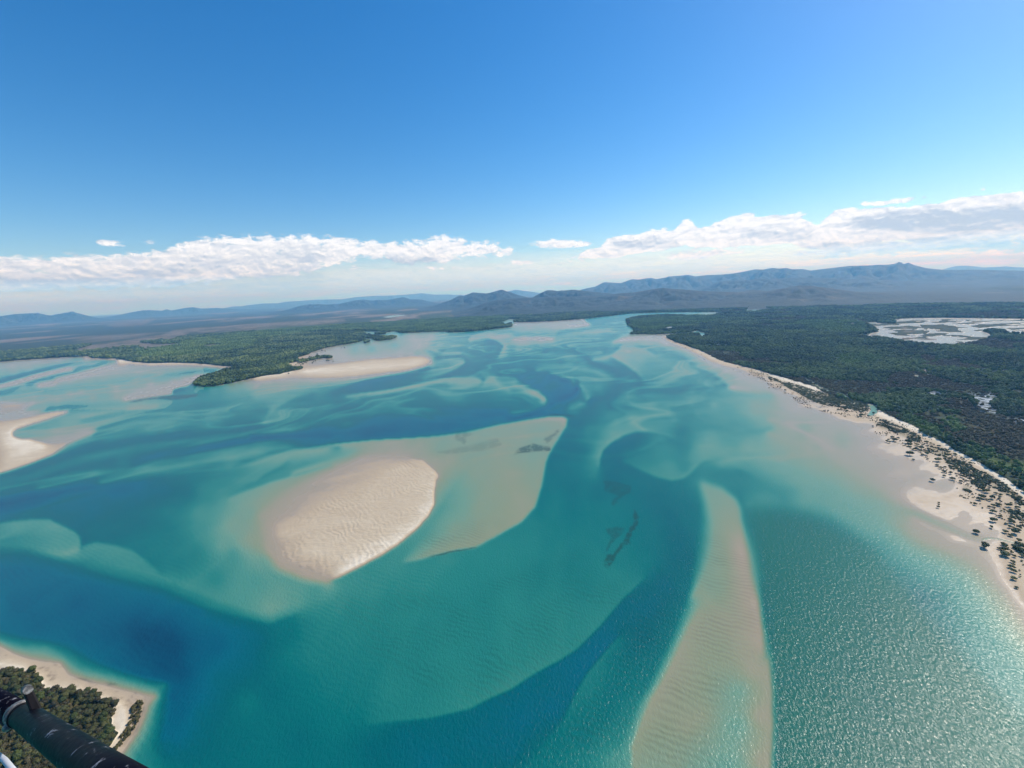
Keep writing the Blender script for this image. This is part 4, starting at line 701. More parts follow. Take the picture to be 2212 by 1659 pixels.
hills(P('f2', [(1360,505),(1400,490),(1430,482),(1480,490),(1560,475),(1640,478),(1700,452),(1810,457),(1880,432),(1920,435),(2000,423),(2040,432),(2140,413),(2212,408)])
      + P('f3', [(30,650),(80,658),(150,650),(290,645),(390,628),(470,612),(520,614),(580,602),(620,607),(670,603),(720,614),(775,610),(830,620),(890,612),(980,602),(1080,590),(1200,587),(1340,582),(1400,570),(1440,577),(1462,568),(1500,585),(1580,605),(1700,617),(1900,615),(2212,622),(2600,640)]), 19000, 5000, 6, 'long blue mountain range on the right')
hills(P('f3', [(1480,596),(1540,592),(1650,598),(1750,590),(1850,588),(1950,600),(2100,594),(2212,600),(2700,590)]), 40000, 6000, 7, 'faint range beyond the right hand mountains')
hills(P('f2', [(480,580),(560,575),(700,555),(760,535),(790,540),(850,518),(880,520),(940,525),(1000,510),(1040,503),(1080,515),(1140,527),(1260,535),(1400,545)]), 13000, 3000, 8, 'peaked dark hills in the middle of the skyline')
hills(P('f2', [(1050,560),(1130,545),(1200,525),(1260,510),(1330,498),(1400,510),(1500,500),(1600,512),(1750,525),(1900,535),(2050,545)]), 10500, 2500, 9, 'double topped hill right of centre')
hills(P('f2', [(700,590),(900,575),(1100,560),(1200,553),(1350,548),(1500,545),(1650,545),(1800,525),(1900,518),(2000,500),(2080,488)]) + P('g2', [(660,1245),(720,1250),(830,1258),(950,1262),(1100,1260),(1180,1245),(1240,1233),(1300,1236),(1400,1250),(1500,1262),(1700,1270),(1900,1268),(2212,1275),(2500,1285)]), 8600, 2700, 10, 'near dark wooded hills behind the river mouth')
hills(P('g2', [(700,1250),(900,1215),(1100,1205),(1250,1200),(1500,1205),(1700,1215),(2000,1225),(2400,1235)]), 14500, 3200, 14, 'dim foothills below the blue range')

# ---------------------------------------------------------------- plants
def leaf_mat(name, a, b, c, sc=.5):
    f = NT(name); oi = f.n('ObjectInfo'); co = f.n('TexCoord').outputs['Object']
    n = f.noise(co, sc, 3, .6); pw = f.n('NewGeometry').outputs['Position']; area = f.math('ADD', f.math('MULTIPLY', f.noise(pw, .0035, 4, .65), 2.0), f.math('MULTIPLY', f.noise(pw, .02, 2, .5), .5))
    rn = f.math('ADD', f.math('MULTIPLY', oi.outputs['Random'], .45), f.math('MULTIPLY', n, .25)); rn = f.math('ADD', rn, f.math('SUBTRACT', area, 1.10))
    c1 = f.ramp(rn, [(.15, lin(*a)), (.5, lin(*b)), (.85, lin(*c))])
    d = f.n('BsdfPrincipled', {'Base Color': c1, 'Roughness': .7}); d.inputs['Specular IOR Level'].default_value = .25
    return f.done(d)
m_wood = leaf_mat('wood_leaves', (44, 60, 30), (80, 98, 46), (132, 142, 76))
m_swampwood = leaf_mat('mangrove_leaves', (78, 98, 42), (104, 126, 54), (130, 146, 72))
m_dry = leaf_mat('dry_scrub_leaves', (56, 56, 30), (84, 80, 42), (112, 98, 60))
m_bush = leaf_mat('bush_leaves', (58, 68, 38), (84, 92, 52), (118, 120, 74)); m_rust = leaf_mat('swamp_scrub_leaves', (70, 64, 40), (94, 84, 54), (120, 108, 70))
bk = NT('bark'); m_bark = bk.done(bk.n('BsdfPrincipled', {'Base Color': bk.ramp(bk.noise(bk.n('TexCoord').outputs['Object'], 3, 4), [(.3, lin(80, 68, 56)), (.7, lin(132, 118, 100))]), 'Roughness': .9}))
def ico(sub):
    t = (1 + 5 ** .5) / 2
    v = [(-1, t, 0), (1, t, 0), (-1, -t, 0), (1, -t, 0), (0, -1, t), (0, 1, t), (0, -1, -t), (0, 1, -t), (t, 0, -1), (t, 0, 1), (-t, 0, -1), (-t, 0, 1)]
    f = [(0, 11, 5), (0, 5, 1), (0, 1, 7), (0, 7, 10), (0, 10, 11), (1, 5, 9), (5, 11, 4), (11, 10, 2), (10, 7, 6), (7, 1, 8), (3, 9, 4), (3, 4, 2), (3, 2, 6), (3, 6, 8), (3, 8, 9), (4, 9, 5), (2, 4, 11), (6, 2, 10), (8, 6, 7), (9, 8, 1)]
    v = [np.array(q) / np.linalg.norm(q) for q in v]
    for _ in range(sub):
        c, nf = {}, []
        def mid(a, b):
            k = (min(a, b), max(a, b))
            if k not in c: q = v[a] + v[b]; v.append(q / np.linalg.norm(q)); c[k] = len(v) - 1
            return c[k]
        for a, b, d in f:
            x, y, z = mid(a, b), mid(b, d), mid(d, a); nf += [(a, x, z), (b, y, x), (d, z, y), (x, y, z)]
        f = nf
    return np.array(v), np.array(f)
ICO1, ICO2 = ico(1), ico(2)
def crown(name, seed, wd, ht, base, lobes, leaves, leaf, mat, flat=.8):
    """crown of width wd between heights base and ht: ragged lobes under a coat of leaf sprays"""
    r = np.random.default_rng(seed); V, Fc, off = [], [], 0; cen = []
    for k in range(lobes):
        a = k * 2.4 + r.random(); q = (k / max(1, lobes - 1)) ** .6 * wd * .30
        c = np.array([math.cos(a) * q, math.sin(a) * q, base + (ht - base) * (.62 - .28 * (k / max(1, lobes)) + .1 * r.random())])
        rad = wd * (.30 - .10 * k / max(1, lobes)) * (.85 + .3 * r.random()); rv = np.array([rad, rad, (ht - base) * .42 * (.8 + .3 * r.random())])
        v, f = ICO2 if lobes < 5 else ICO1
        j = 1 + (r.random(len(v))[:, None] - .5) * .42
        V.append(v * j * rv * .92 + c); Fc.append(f + off); off += len(v); cen.append((c, rv))
    for _ in range(leaves):
        c, rv = cen[r.integers(len(cen))]; d = r.normal(size=3); d[2] = abs(d[2]) * 1.1 - .25; d /= np.linalg.norm(d)
        p = c + d * rv * (.92 + .25 * r.random()); u = np.cross(d, r.normal(size=3)); u /= np.linalg.norm(u); t = np.cross(d, u) + d * .5 * r.normal()
        s = leaf * (.6 + .8 * r.random()); V.append(np.array([p - u * s, p + t * s * 1.2, p + u * s, p - t * s * .8])); Fc.append(np.array([(0, 1, 2), (0, 2, 3)]) + off); off += 4
    V = np.concatenate(V); V[:, 2] = np.maximum(V[:, 2], .05)
    me = mesh_np(name, V, np.concatenate(Fc), False); me.materials.append(mat); return me
def trunk(name, seed, ht, rad, nb=4):
    r = np.random.default_rng(seed); V, Fc, off = [], [], 0
    def limb(a, b, r0, r1):
        nonlocal off
        a, b = np.array(a, float), np.array(b, float); d = b - a; d /= np.linalg.norm(d); u = np.cross(d, [.3, .8, .1]); u /= np.linalg.norm(u); t = np.cross(d, u)
        ring_ = [(math.cos(k * PI2 / 6), math.sin(k * PI2 / 6)) for k in range(6)]; m = (a + b) / 2 + r.normal(size=3) * .04 * ht
        for q, rr_ in ((a, r0), (m, (r0 + r1) / 2), (b, r1)): V.extend([q + (u * c + t * s) * rr_ for c, s in ring_])
        for l in (0, 6):
            for k in range(6): Fc.append((off + l + k, off + l + (k + 1) % 6, off + l + 6 + (k + 1) % 6, off + l + 6 + k))
        off += 18
    limb((0, 0, -.4), (0, 0, ht * .45), rad, rad * .65)
    for k in range(nb):
        a = k * 2.2 + r.random(); limb((0, 0, ht * (.28 + .05 * k)), (math.cos(a) * ht * .26, math.sin(a) * ht * .26, ht * (.62 + .06 * k)), rad * .5, rad * .2)
    me = mesh_np(name, np.array(V), np.array(Fc)); me.materials.append(m_bark); return me
PI2 = 2 * math.pi
# a wood that reads as one mass: one object, crowns scattered over surveyed ground
lib = {}
def protos(key, n, **kw):
    c = bpy.data.collections.new('kinds_' + key)
    for k in range(n):
        o = bpy.data.objects.new('crown', crown('crown', 100 + k * 7 + len(lib) * 31, **kw)); c.objects.link(o)
    lib[key] = (c, n)
protos('wood', 4, wd=1.0, ht=.9, base=.1, lobes=4, leaves=50, leaf=.09, mat=m_wood)
protos('mangrove', 4, wd=1.0, ht=.85, base=.08, lobes=3, leaves=40, leaf=.10, mat=m_swampwood)
protos('scrub', 4, wd=1.0, ht=.45, base=.0, lobes=3, leaves=40, leaf=.12, mat=m_bush)
protos('rust', 4, wd=1.0, ht=.7, base=.1, lobes=3, leaves=40, leaf=.10, mat=m_rust)
protos('dry', 4, wd=1.0, ht=.8, base=.05, lobes=4, leaves=70, leaf=.10, mat=m_dry)
def mass(name, key, X, Y, Zb, size, label, cat):
    n = len(X); m_ = bpy.data.meshes.new(name); m_.vertices.add(n); m_.vertices.foreach_set('co', np.stack([X, Y, Zb], -1).astype(np.float32).ravel())
    attr(m_, 'size', size); attr(m_, 'turn', rng.random(n) * PI2); attr(m_, 'pick', rng.integers(0, lib[key][1], n), 'INT')
    o = link(bpy.data.objects.new(name, m_)); tag(o, label, cat, kind='stuff')
    t = bpy.data.node_groups.new(name, 'GeometryNodeTree'); t.interface.new_socket('Geometry', in_out='INPUT', socket_type='NodeSocketGeometry'); t.interface.new_socket('Geometry', in_out='OUTPUT', socket_type='NodeSocketGeometry')
    N = t.nodes.new; gi, go, ip, ci = N('NodeGroupInput'), N('NodeGroupOutput'), N('GeometryNodeInstanceOnPoints'), N('GeometryNodeCollectionInfo')
    ci.inputs['Collection'].default_value = lib[key][0]; ci.inputs['Separate Children'].default_value = True; ci.inputs['Reset Children'].default_value = True
    def na(nm, ty):
        q = N('GeometryNodeInputNamedAttribute'); q.data_type = ty; q.inputs['Name'].default_value = nm; return q.outputs['Attribute']
    cb = N('ShaderNodeCombineXYZ'); t.links.new(na('turn', 'FLOAT'), cb.inputs[2]); e2r = N('FunctionNodeEulerToRotation'); t.links.new(cb.outputs[0], e2r.inputs[0])
    t.links.new(gi.outputs[0], ip.inputs['Points']); t.links.new(ci.outputs[0], ip.inputs['Instance']); ip.inputs['Pick Instance'].default_value = True
    t.links.new(na('pick', 'INT'), ip.inputs['Instance Index']); t.links.new(e2r.outputs[0], ip.inputs['Rotation']); t.links.new(na('size', 'FLOAT'), ip.inputs['Scale'])
    t.links.new(ip.outputs[0], go.inputs[0]); md = o.modifiers.new('scatter', 'NODES'); md.node_group = t
    return o
def strew(r0, r1, a0, a1, gap, grow=0.0):
    """random ground points between two distances and two bearings, one per gap x gap metres (gap widens with distance by grow)"""
    X, Y, G = [], [], []
    edges = np.geomspace(r0, r1, 14)
    for q0, q1 in zip(edges[:-1], edges[1:]):
        gp = gap * (1 + grow * max(0, (q0 - 1500) / 1500)); n = int((q1 * q1 - q0 * q0) / 2 * R(a1 - a0) / gp ** 2)
        q = np.sqrt(rng.random(n) * (q1 * q1 - q0 * q0) + q0 * q0); a = R(a0) + rng.random(n) * R(a1 - a0)
        X.append(q * np.sin(a)); Y.append(q * np.cos(a)); G.append(np.full(n, gp))
    return np.concatenate(X), np.concatenate(Y), np.concatenate(G)
def look(X, Y):
    x, y = pix(X, Y, np.zeros_like(X)); a = (fbm(X / 22, Y / 22, 3, 5) - .5); b = (fbm(X / 22, Y / 22, 3, 9) - .5)
    u, v = pix(X + a * 14, Y + b * 14, np.zeros_like(X)); return x, y, u, v
# right bank: taller wood and lighter mangrove belts
X, Y, G = strew(330, 6500, 12, 60, 6.6, .45)
x, y, u, v = look(X, Y); k = (sample(wooded, u, v) > .55) & (rng.random(len(X)) > sample(bare, u, v)) & (rng.random(len(X)) > .93 * sample(swamp, u, v)) & ((fbm(X / 130, Y / 130, 4, 48) < .66) | (rng.random(len(X)) < .3))
X, Y, G, u, v = X[k], Y[k], G[k], u[k], v[k]; bt = (sample(bright, u, v) + .5 * (fbm(X / 120, Y / 120, 3, 44) - .5) > .42)
sz = G * (1.05 + .75 * rng.random(len(X)) ** 2); br_ = (sample(brown, u, v) + .5 * (fbm(X / 90, Y / 90, 3, 46) - .5) > .5) | ((fbm(X / 330, Y / 330, 4, 47) > .60) & (sample(bright, u, v) < .3)); bt &= ~br_
mass('swamp_scrub', 'rust', X[br_], Y[br_], np.full(br_.sum(), 1.2), sz[br_] * .8, 'rust brown swamp scrub among the forest on the right', 'scrub')
X, Y, sz, bt = X[~br_], Y[~br_], sz[~br_], bt[~br_]
mass('forest', 'wood', X[~bt], Y[~bt], np.full((~bt).sum(), 1.4), sz[~bt], 'dark evergreen forest on the right bank', 'forest')
mass('mangrove_wood', 'mangrove', X[bt], Y[bt], np.full(bt.sum(), 1.3), sz[bt] * .85, 'light green mangrove belt on the right bank', 'forest')
# left bank
X, Y, G = strew(1500, 6500, -62, 12, 8.5, .45)
x, y, u, v = look(X, Y); k = (sample(land, u, v) > .55) & (rng.random(len(X)) > sample(bare, u, v) * 1.4)
X, Y, G, u, v = X[k], Y[k], G[k], u[k], v[k]; bt = (sample(bright, u, v) + .5 * (fbm(X / 200, Y / 200, 3, 45) - .5) > .42)
sz = G * (1.05 + .6 * rng.random(len(X)) ** 2)
mass('headland_forest', 'wood', X[~bt], Y[~bt], np.full((~bt).sum(), 1.4), sz[~bt], 'dark wooded headland across the water on the left', 'forest')
mass('headland_mangrove', 'mangrove', X[bt], Y[bt], np.full(bt.sum(), 1.3), sz[bt] * .85, 'light green mangrove flats on the left headland', 'forest')
# foredune scrub that reads as mats
X, Y, G = strew(330, 3200, 18, 60, 3.0, .3); x, y = pix(X, Y, np.zeros_like(X)); k = (sample(band, x, y) > .5) & (fbm(X / 14, Y / 14, 3, 77) > .34)
X, Y, G = X[k], Y[k], G[k]; mass('dune_scrub', 'scrub', X, Y, np.full(len(X), .25), G * (.8 + 1.1 * rng.random(len(X)) ** 2), 'olive scrub matted along the sandy foredune', 'scrub')
halo = blur(band, 14); X, Y, G = strew(330, 2200, 20, 60, 4.2, .3); x, y = pix(X, Y, np.zeros_like(X)); hv = sample(halo, x, y); k = (hv > .06) & (hv < .9) & (sample(land, x, y) < .2) & (sample(tone, x, y) < .12) & (fbm(X / 25, Y / 25, 3, 78) > .5)
X, Y = X[k], Y[k]; mass('dune_tufts', 'dry', X, Y, np.full(len(X), .15), .7 + 1.9 * rng.random(len(X)) ** 2, 'sparse straw coloured tufts between the bushes on the sand', 'tufts')
# scrub floor under the near trees
NEAR = LAND[-1]; near = poly_mask(NEAR)
X, Y, G = strew(260, 800, -64, -20, 2.6); x, y, u, v = look(X, Y); x2, y2 = pix(X + (fbm(X/6, Y/6, 3, 5) - .5) * 8, Y + (fbm(X/6, Y/6, 3, 9) - .5) * 8, np.zeros_like(X)); k = sample(near, x2, y2) > .5
X, Y = X[k], Y[k]; mass('undergrowth', 'dry', X, Y, np.full(len(X), .8), 3.0 + 2.6 * rng.random(len(X)), 'olive brown undergrowth on the near point', 'scrub')
strip = poly_mask(P('b1', [(1150,1130),(1200,1080),(1240,1100),(1210,1200),(1180,1290),(1120,1380),(1060,1450),(1000,1560),(960,1540),(1030,1420),(1100,1330),(1140,1220)]))
X, Y, G = strew(260, 800, -64, -20, 1.5); x, y = pix(X, Y, np.zeros_like(X)); k = (sample(strip, x, y) > .5) & (fbm(X / 7, Y / 7, 3, 4) > .38)
X, Y = X[k], Y[k]; mass('beach_scrub', 'dry', X, Y, np.full(len(X), .05), 1.2 + 2.4 * rng.random(len(X)), 'brown low scrub along the near beach', 'scrub')

def copy_thing(src, loc, rz, sc, label, group):
    r = src.copy(); S.collection.objects.link(r); r.location = loc; r.rotation_euler = (0, 0, rz); r.scale = sc; r['label'] = label; r['group'] = group
    for ch in src.children:
        c = ch.copy(); S.collection.objects.link(c); c.parent = r
    return r
def make_tree(name, cat, seed, wd, ht, mat, lobes=6, leaves=420, leaf=.30):
    r = link(bpy.data.objects.new(name, None)); r['category'] = cat; r.empty_display_size = .5
    link(bpy.data.objects.new('crown', crown('crown', seed, wd, ht, ht * .28, lobes, leaves, leaf, mat)), r)
    link(bpy.data.objects.new('trunk', trunk('trunk', seed, ht, ht * .035)), r)
    return r
used = set()
def plant(src, loc, rz, sc, label, group=None):
    """first use takes the model itself, later ones copy it"""
    if src.name in used: o = copy_thing(src, loc, rz, sc, label, group)
    else: used.add(src.name); o = src; o.location = loc; o.rotation_euler = (0, 0, rz); o.scale = sc; o['label'] = label
    if group: o['group'] = group
    elif 'group' in o: del o['group']
    return o
# ---- trees of the near point, one by one
m_t1 = leaf_mat('olive_leaves', (54, 56, 30), (72, 73, 38), (92, 92, 50), .8); m_t2 = leaf_mat('green_leaves', (50, 60, 30), (68, 78, 38), (86, 96, 48), .8); m_t3 = leaf_mat('brown_green_leaves', (58, 54, 34), (76, 70, 44), (98, 90, 60), .8)
kinds = [make_tree('scrub_tree', 'tree', 21, 8.2, 7.4, m_t1, leaf=.42), make_tree('scrub_tree', 'tree', 22, 7.4, 8.2, m_t2, leaf=.42), make_tree('scrub_tree', 'tree', 23, 7.2, 6.4, m_t3, leaf=.4), make_tree('scrub_tree', 'tree', 24, 8.8, 7.6, m_t1, leaf=.45)]
X, Y, G = strew(260, 800, -62, -35, 1.5); x, y = pix(X, Y, np.full_like(X, 4.)); x2, y2 = pix(X + (fbm(X/6, Y/6, 3, 5) - .5) * 8, Y + (fbm(X/6, Y/6, 3, 9) - .5) * 8, np.zeros_like(X))
k = (sample(near, x2, y2) > .5) & (x > -25) & (y < 1690); X, Y, x, y = X[k], Y[k], x[k], y[k]
keep = []
for i in range(len(X)):
    if all((X[i] - X[j]) ** 2 + (Y[i] - Y[j]) ** 2 > 4.3 ** 2 for j in keep): keep.append(i)
keep = [i for i in keep if not (abs((y[i] - 1488) - (x[i]) * .55 - 35) < 16)][:290]
TN = ['olive scrub tree in the dense wood on the near sandy point', 'fresh green tree in the dense wood on the near sandy point', 'brownish scrub tree in the dense wood on the near sandy point', 'spreading olive tree in the dense wood on the near sandy point']
for i in keep:
    q = int(rng.choice(4, p=[.35, .2, .25, .2])); s_ = .62 + .42 * rng.random()
    plant(kinds[q], (X[i], Y[i], 1.2), rng.random() * PI2, (s_, s_, s_ * (.85 + .3 * rng.random())), TN[q], ['olive trees on the near point', 'green trees on the near point', 'brown trees on the near point', 'spreading trees on the near point'][q])
# ---- bushes standing apart on the right hand flats
e1 = [(460,436,22),(540,478,55),(610,490,38),(570,515,75),(640,520,25),(740,540,90),(760,578,65),(765,597,35),(850,573,50),(848,594,40),(925,573,28),(970,545,50),(1025,555,35),(1065,570,30),(1128,595,40),(793,635,35),(838,630,60),(900,617,70),(897,653,50),(955,650,40),
 (760,692,88),(805,762,38),(915,698,50),(970,690,60),(985,751,32),(1107,835,48),(1151,867,48),(1210,858,40),(1194,915,52),(1278,935,48),(1193,972,46),(1299,1005,70),(1044,1028,65),(1323,1048,20),(1403,1040,52),(1432,980,50),(1362,967,20),(1361,1124,20),(1120,770,80),(1330,695,50),
 (1410,740,30),(1443,760,30),(1525,812,60),(1470,1028,40),(1515,1012,60),(1656,1133,72),(1704,1110,50),(1730,1167,80),(1765,1120,40),(1600,1193,20),(1640,1200,20),(1673,1237,92),(1644,1265,76),(1804,1248,74),(1912,1215,50),(1897,1243,35),(1900,1262,28),(1848,1195,50),(1735,1268,40),
 (1772,1280,46),(1584,1328,50),(1538,1308,30),(1652,1322,20),(1817,1348,60),(1882,1335,74),(1766,1366,46),(1834,1377,35),(1680,1373,25),(2018,1352,68),(2043,1318,36),(2112,1370,55),(2128,1280,54),(2105,1320,36),(2190,1325,50),(2150,1350,60),(1810,1422,76),(1907,1485,60),
 (1860,1474,25),(1812,1533,84),(1862,1520,30),(2065,1515,72),(2032,1532,55),(2055,1560,74),(2040,1468,24),(1918,1415,30),(1980,1577,46),(2025,1622,50),(2070,1632,46),(2138,1627,66),(1796,1622,48),(2120,1470,20),(350,235,30),(230,215,35),(100,222,22),(140,200,60),(300,170,40),(505,205,30),(575,240,22),(665,325,20)]
e2 = [(1437,635,60),(1497,674,58),(1545,640,90),(1580,620,60),(1122,637,78),(1210,790,98),(1415,772,50),(1375,820,45),(1425,795,70),(1440,832,80),(1440,884,104),(1508,868,42),(1538,908,42),(1560,810,70),(1600,840,80),(1620,900,60),(1623,957,30),(1520,970,50),(1505,1022,66),(1530,1000,40),(1527,1070,62),(1595,1062,22),(1608,1105,18),(1600,1132,26),(1528,1150,72),(1563,1250,46),(1640,1000,25),(1590,735,60),(1610,770,60)]
c4 = [(605,90,24),(665,82,35),(680,97,25),(780,152,16),(910,115,26)]
a4 = [(10,976,14),(108,976,24),(147,1000,24),(70,950,14),(25,912,18)]
a3 = [(1615,705,8),(1640,690,8),(1660,730,8),(1500,632,8),(1560,650,8),(2050,862,14),(2090,872,14),(2160,885,16),(1950,800,10)]
special = {('e1',460): 'tiny lone bush farthest out on the grey flat', ('e1',570): 'wide grey green bush between two smaller ones on the flat', ('e1',760): None, ('e1',1044): 'large dark dome bush alone on the bare flat, left of the others',
 ('e1',805): 'small dark bush just below the big dome bush near the scrub', ('e1',985): 'small round bush alone between dome bush and scrub', ('e2',1122): 'big dark bush just above the dark tidal creek', ('e2',1210): 'big long bush just below the tidal creek, left of the clump',
 ('e2',1440): None, ('e2',1563): 'lowest small bush on the tan beach at the right edge', ('e2',1528): 'second lowest bush, wide and dark on the tan beach', ('e1',1796): 'dark bush alone on the flat, left of the thicket', ('c4',910): 'dark bush standing in the mouth of the blue creek'}
bk_ = [make_tree('mangrove_bush', 'bush', 41, 1.0, .62, m_bush, 4, 170, .07), make_tree('mangrove_bush', 'bush', 42, 1.0, .55, m_bush, 5, 190, .07), make_tree('mangrove_bush', 'bush', 43, 1.0, .70, m_bush, 4, 150, .08)]
for b_ in bk_:
    for ch in b_.children:
        if ch.name.startswith('trunk'): ch.data.transform(Matrix.Diagonal((1, 1, .9, 1)))
nb = 0
for tagk, lst in (('e1', e1), ('e2', e2), ('c4', c4), ('a4', a4), ('a3', a3)):
    for (bx, by, bw) in lst:
        (cx_, cy_), = P(tagk, [(bx, by)]); wpx = bw * K[tagk][0]; cy_ += wpx * .12
        gx, gy = ground(cx_, cy_); depth = ALT / -rays(cx_, cy_)[2]; W = max(1.6, wpx / FPX * depth * .92)
        lab = special.get((tagk, bx)); tn_ = float(sample(tone, cx_, cy_))
        if tagk == 'e1' and bx == 760: lab = 'largest dome bush on a pale sand patch beside the scrub' if by == 692 else None
        if tagk == 'e2' and bx == 1440: lab = 'tallest green bush at the foot of the clump below the creek' if by == 884 else None
        grp = None
        if not lab:
            big = W > 7
            zone_ = 'beside the blue creek mouth' if tagk == 'c4' else 'far up the beach by the scrub' if tagk in ('a3', 'a4') else 'on the tan beach below the tidal creek' if tagk == 'e2' and by > 700 else 'on the sand near the tidal creek' if tagk == 'e2' else 'on the upper flats below the foredune scrub' if by < 760 else 'on the middle flats below the foredune scrub' if by < 1060 else 'on the speckled lower flats by the scrub'
            lab = ('wide dark bush ' if big else 'small round bush ') + zone_; grp = ('wide' if big else 'small') + ' bushes ' + zone_
        plant(bk_[nb % 3], (float(gx), float(gy), max(.0, -1.3 * tn_) - .02), rng.random() * PI2, (W, W * (.8 + .3 * rng.random()), W * (.8 + .3 * rng.random())), lab, grp); nb += 1
# ---- thin mangrove trees standing in the flats
mt_ = [make_tree('mangrove_tree', 'tree', 51, .9, 1.0, m_bush, 3, 120, .08), make_tree('mangrove_tree', 'tree', 52, .8, .9, m_bush, 4, 120, .08)]
q = 0
for tg_, bx, by, bw, lab in (('e1', 1125, 1308, 28, 'upper tree of the wispy trio on the rippled flat'), ('e1', 1130, 1336, 34, 'middle tree of the wispy trio on the rippled flat'), ('e1', 1117, 1366, 40, 'lowest, widest tree of the wispy trio on the rippled flat'),
                          ('e1', 485, 510, 34, 'upper tree of the dark ragged trio left of the grey bushes'), ('e1', 470, 532, 38, 'left tree of the dark ragged trio beside the grey bushes'), ('e1', 502, 542, 40, 'lowest tree of the dark ragged trio beside the grey bushes')):
    (cx_, cy_), = P(tg_, [(bx, by + 6)]); gx, gy = ground(cx_, cy_); W = bw * .17 / FPX * ALT / -rays(cx_, cy_)[2]
    plant(mt_[q % 2], (float(gx), float(gy), 0.0), q * 1.3, (W, W, W * .8), lab); q += 1
spit = [(300,785),(310,800),(330,790),(345,780),(360,765),(375,770),(395,765),(390,782),(410,775),(425,760),(440,763),(465,710),(470,722),(490,765),(500,750),(530,688),(530,700),(545,712),(610,745),(617,740),(630,745),(668,750),(568,650),(572,655),(600,660),(740,632),(765,632),(283,855),(500,735),(515,745),(300,810),(322,808),(350,795),(265,800),(470,735),(450,748)]
for i, (bx, by) in enumerate(spit):
    (cx_, cy_), = P('a2', [(bx, by + 3)]); gx, gy = ground(cx_, cy_); W = (7 + 5 * rng.random())
    out_ = bx > 700 or (bx in (568, 572, 600)) or bx > 600
    plant(mt_[i % 2], (float(gx), float(gy), .0), rng.random() * PI2, (W * 1.3, W * 1.3, W), 'dark mangrove tree standing out in the pale flats right of the headland' if out_ else 'small dark mangrove tree at the thin edge of the left headland', 'outlying mangroves off the left headland' if out_ else 'mangroves along the edge of the left headland')

# ---------------------------------------------------------------- clouds on the sky dome
CXX, CYY, CW, CH = -500, 330, 3200, 400
def cpoly(poly, soft):
    global X0, Y0, RW, RH
    s_ = X0, Y0, RW, RH; X0, Y0, RW, RH = CXX, CYY, CW, CH; m_ = poly_mask(poly, soft); X0, Y0, RW, RH = s_; return m_
K['g1'] = (.5, 0, 0)
CL = [(P('g1', [(-900,1120),(-200,1110),(0,1100),(150,1112),(300,1100),(480,1100),(550,1088),(700,1088),(780,1052),(860,1025),(1000,1022),(1280,1015),(1400,1025),(1550,1030),(1650,1045),(1750,1045),(1780,1038),(1840,1045),(1850,1022),(1930,1015),(2010,1022),(2025,1052),(2060,1042),(2150,1052),(2212,1075),(2300,1088),(2212,1106),(2000,1112),(1900,1140),(1700,1140),(1600,1110),(1500,1130),(1300,1190),(1000,1215),(700,1250),(300,1262),(0,1262),(-900,1270)]), 6, .80),
 (P('g1', [(400,1052),(430,1036),(540,1045),(560,1060),(470,1066)]), 2, .8), (P('g1', [(570,1048),(640,1030),(740,1042),(640,1055)]), 3, .55), (P('g1', [(0,1070),(300,1065),(350,1080),(100,1090)]), 4, .35), (P('g1', [(440,1075),(600,1062),(720,1080),(560,1095)]), 4, .35),
 (P('g1', [(1740,1152),(1900,1145),(2040,1152),(2060,1166),(1850,1170)]), 2, .75), (P('g1', [(1430,1155),(1560,1148),(1610,1160),(1500,1175)]), 2, .8), (P('g2', [(-120,1150),(-20,1130),(60,1118),(130,1138),(40,1150)]), 2, .8),
 (P('g2', [(50,1056),(150,1040),(190,1034),(365,1045),(330,1060),(230,1072),(120,1066)]), 1, 1.0),
 (P('g2', [(215,1126),(300,1095),(330,1078),(400,1062),(398,1040),(440,1022),(560,1010),(600,992),(640,995),(665,980),(690,1010),(740,948),(775,955),(800,985),(850,980),(880,965),(940,935),(1030,918),(1060,938),(1200,923),(1320,924),(1230,938),(1325,975),(1380,922),(1420,902),(1560,898),(1700,893),(1780,883),(1850,880),(1900,858),(2050,843),(2212,826),(3200,740),(3200,990),(2212,1000),(2050,1020),(1800,1040),(1620,1035),(1500,1062),(1300,1085),(1200,1050),(900,1072),(740,1065),(600,1090),(450,1112)]), 1, 1.0),
 (P('g2', [(1495,882),(1520,870),(1600,868),(1700,855),(1825,848),(1750,866),(1620,886),(1520,893)]), 1, 1.0), (P('g2', [(2008,822),(2030,810),(2072,820),(2020,826)]), 1, .9),
 (P('g2', [(1050,1102),(1270,1068),(1620,1015),(1900,1012),(2212,985),(3200,900),(3200,1090),(2212,1100),(1800,1095),(1400,1120)]), 6, .72), (P('g2', [(620,1115),(760,1070),(900,1068),(1030,1070),(1030,1088),(800,1130)]), 3, .7), (P('g2', [(220,1125),(330,1118),(450,1125),(440,1136),(260,1136)]), 1, .7)]
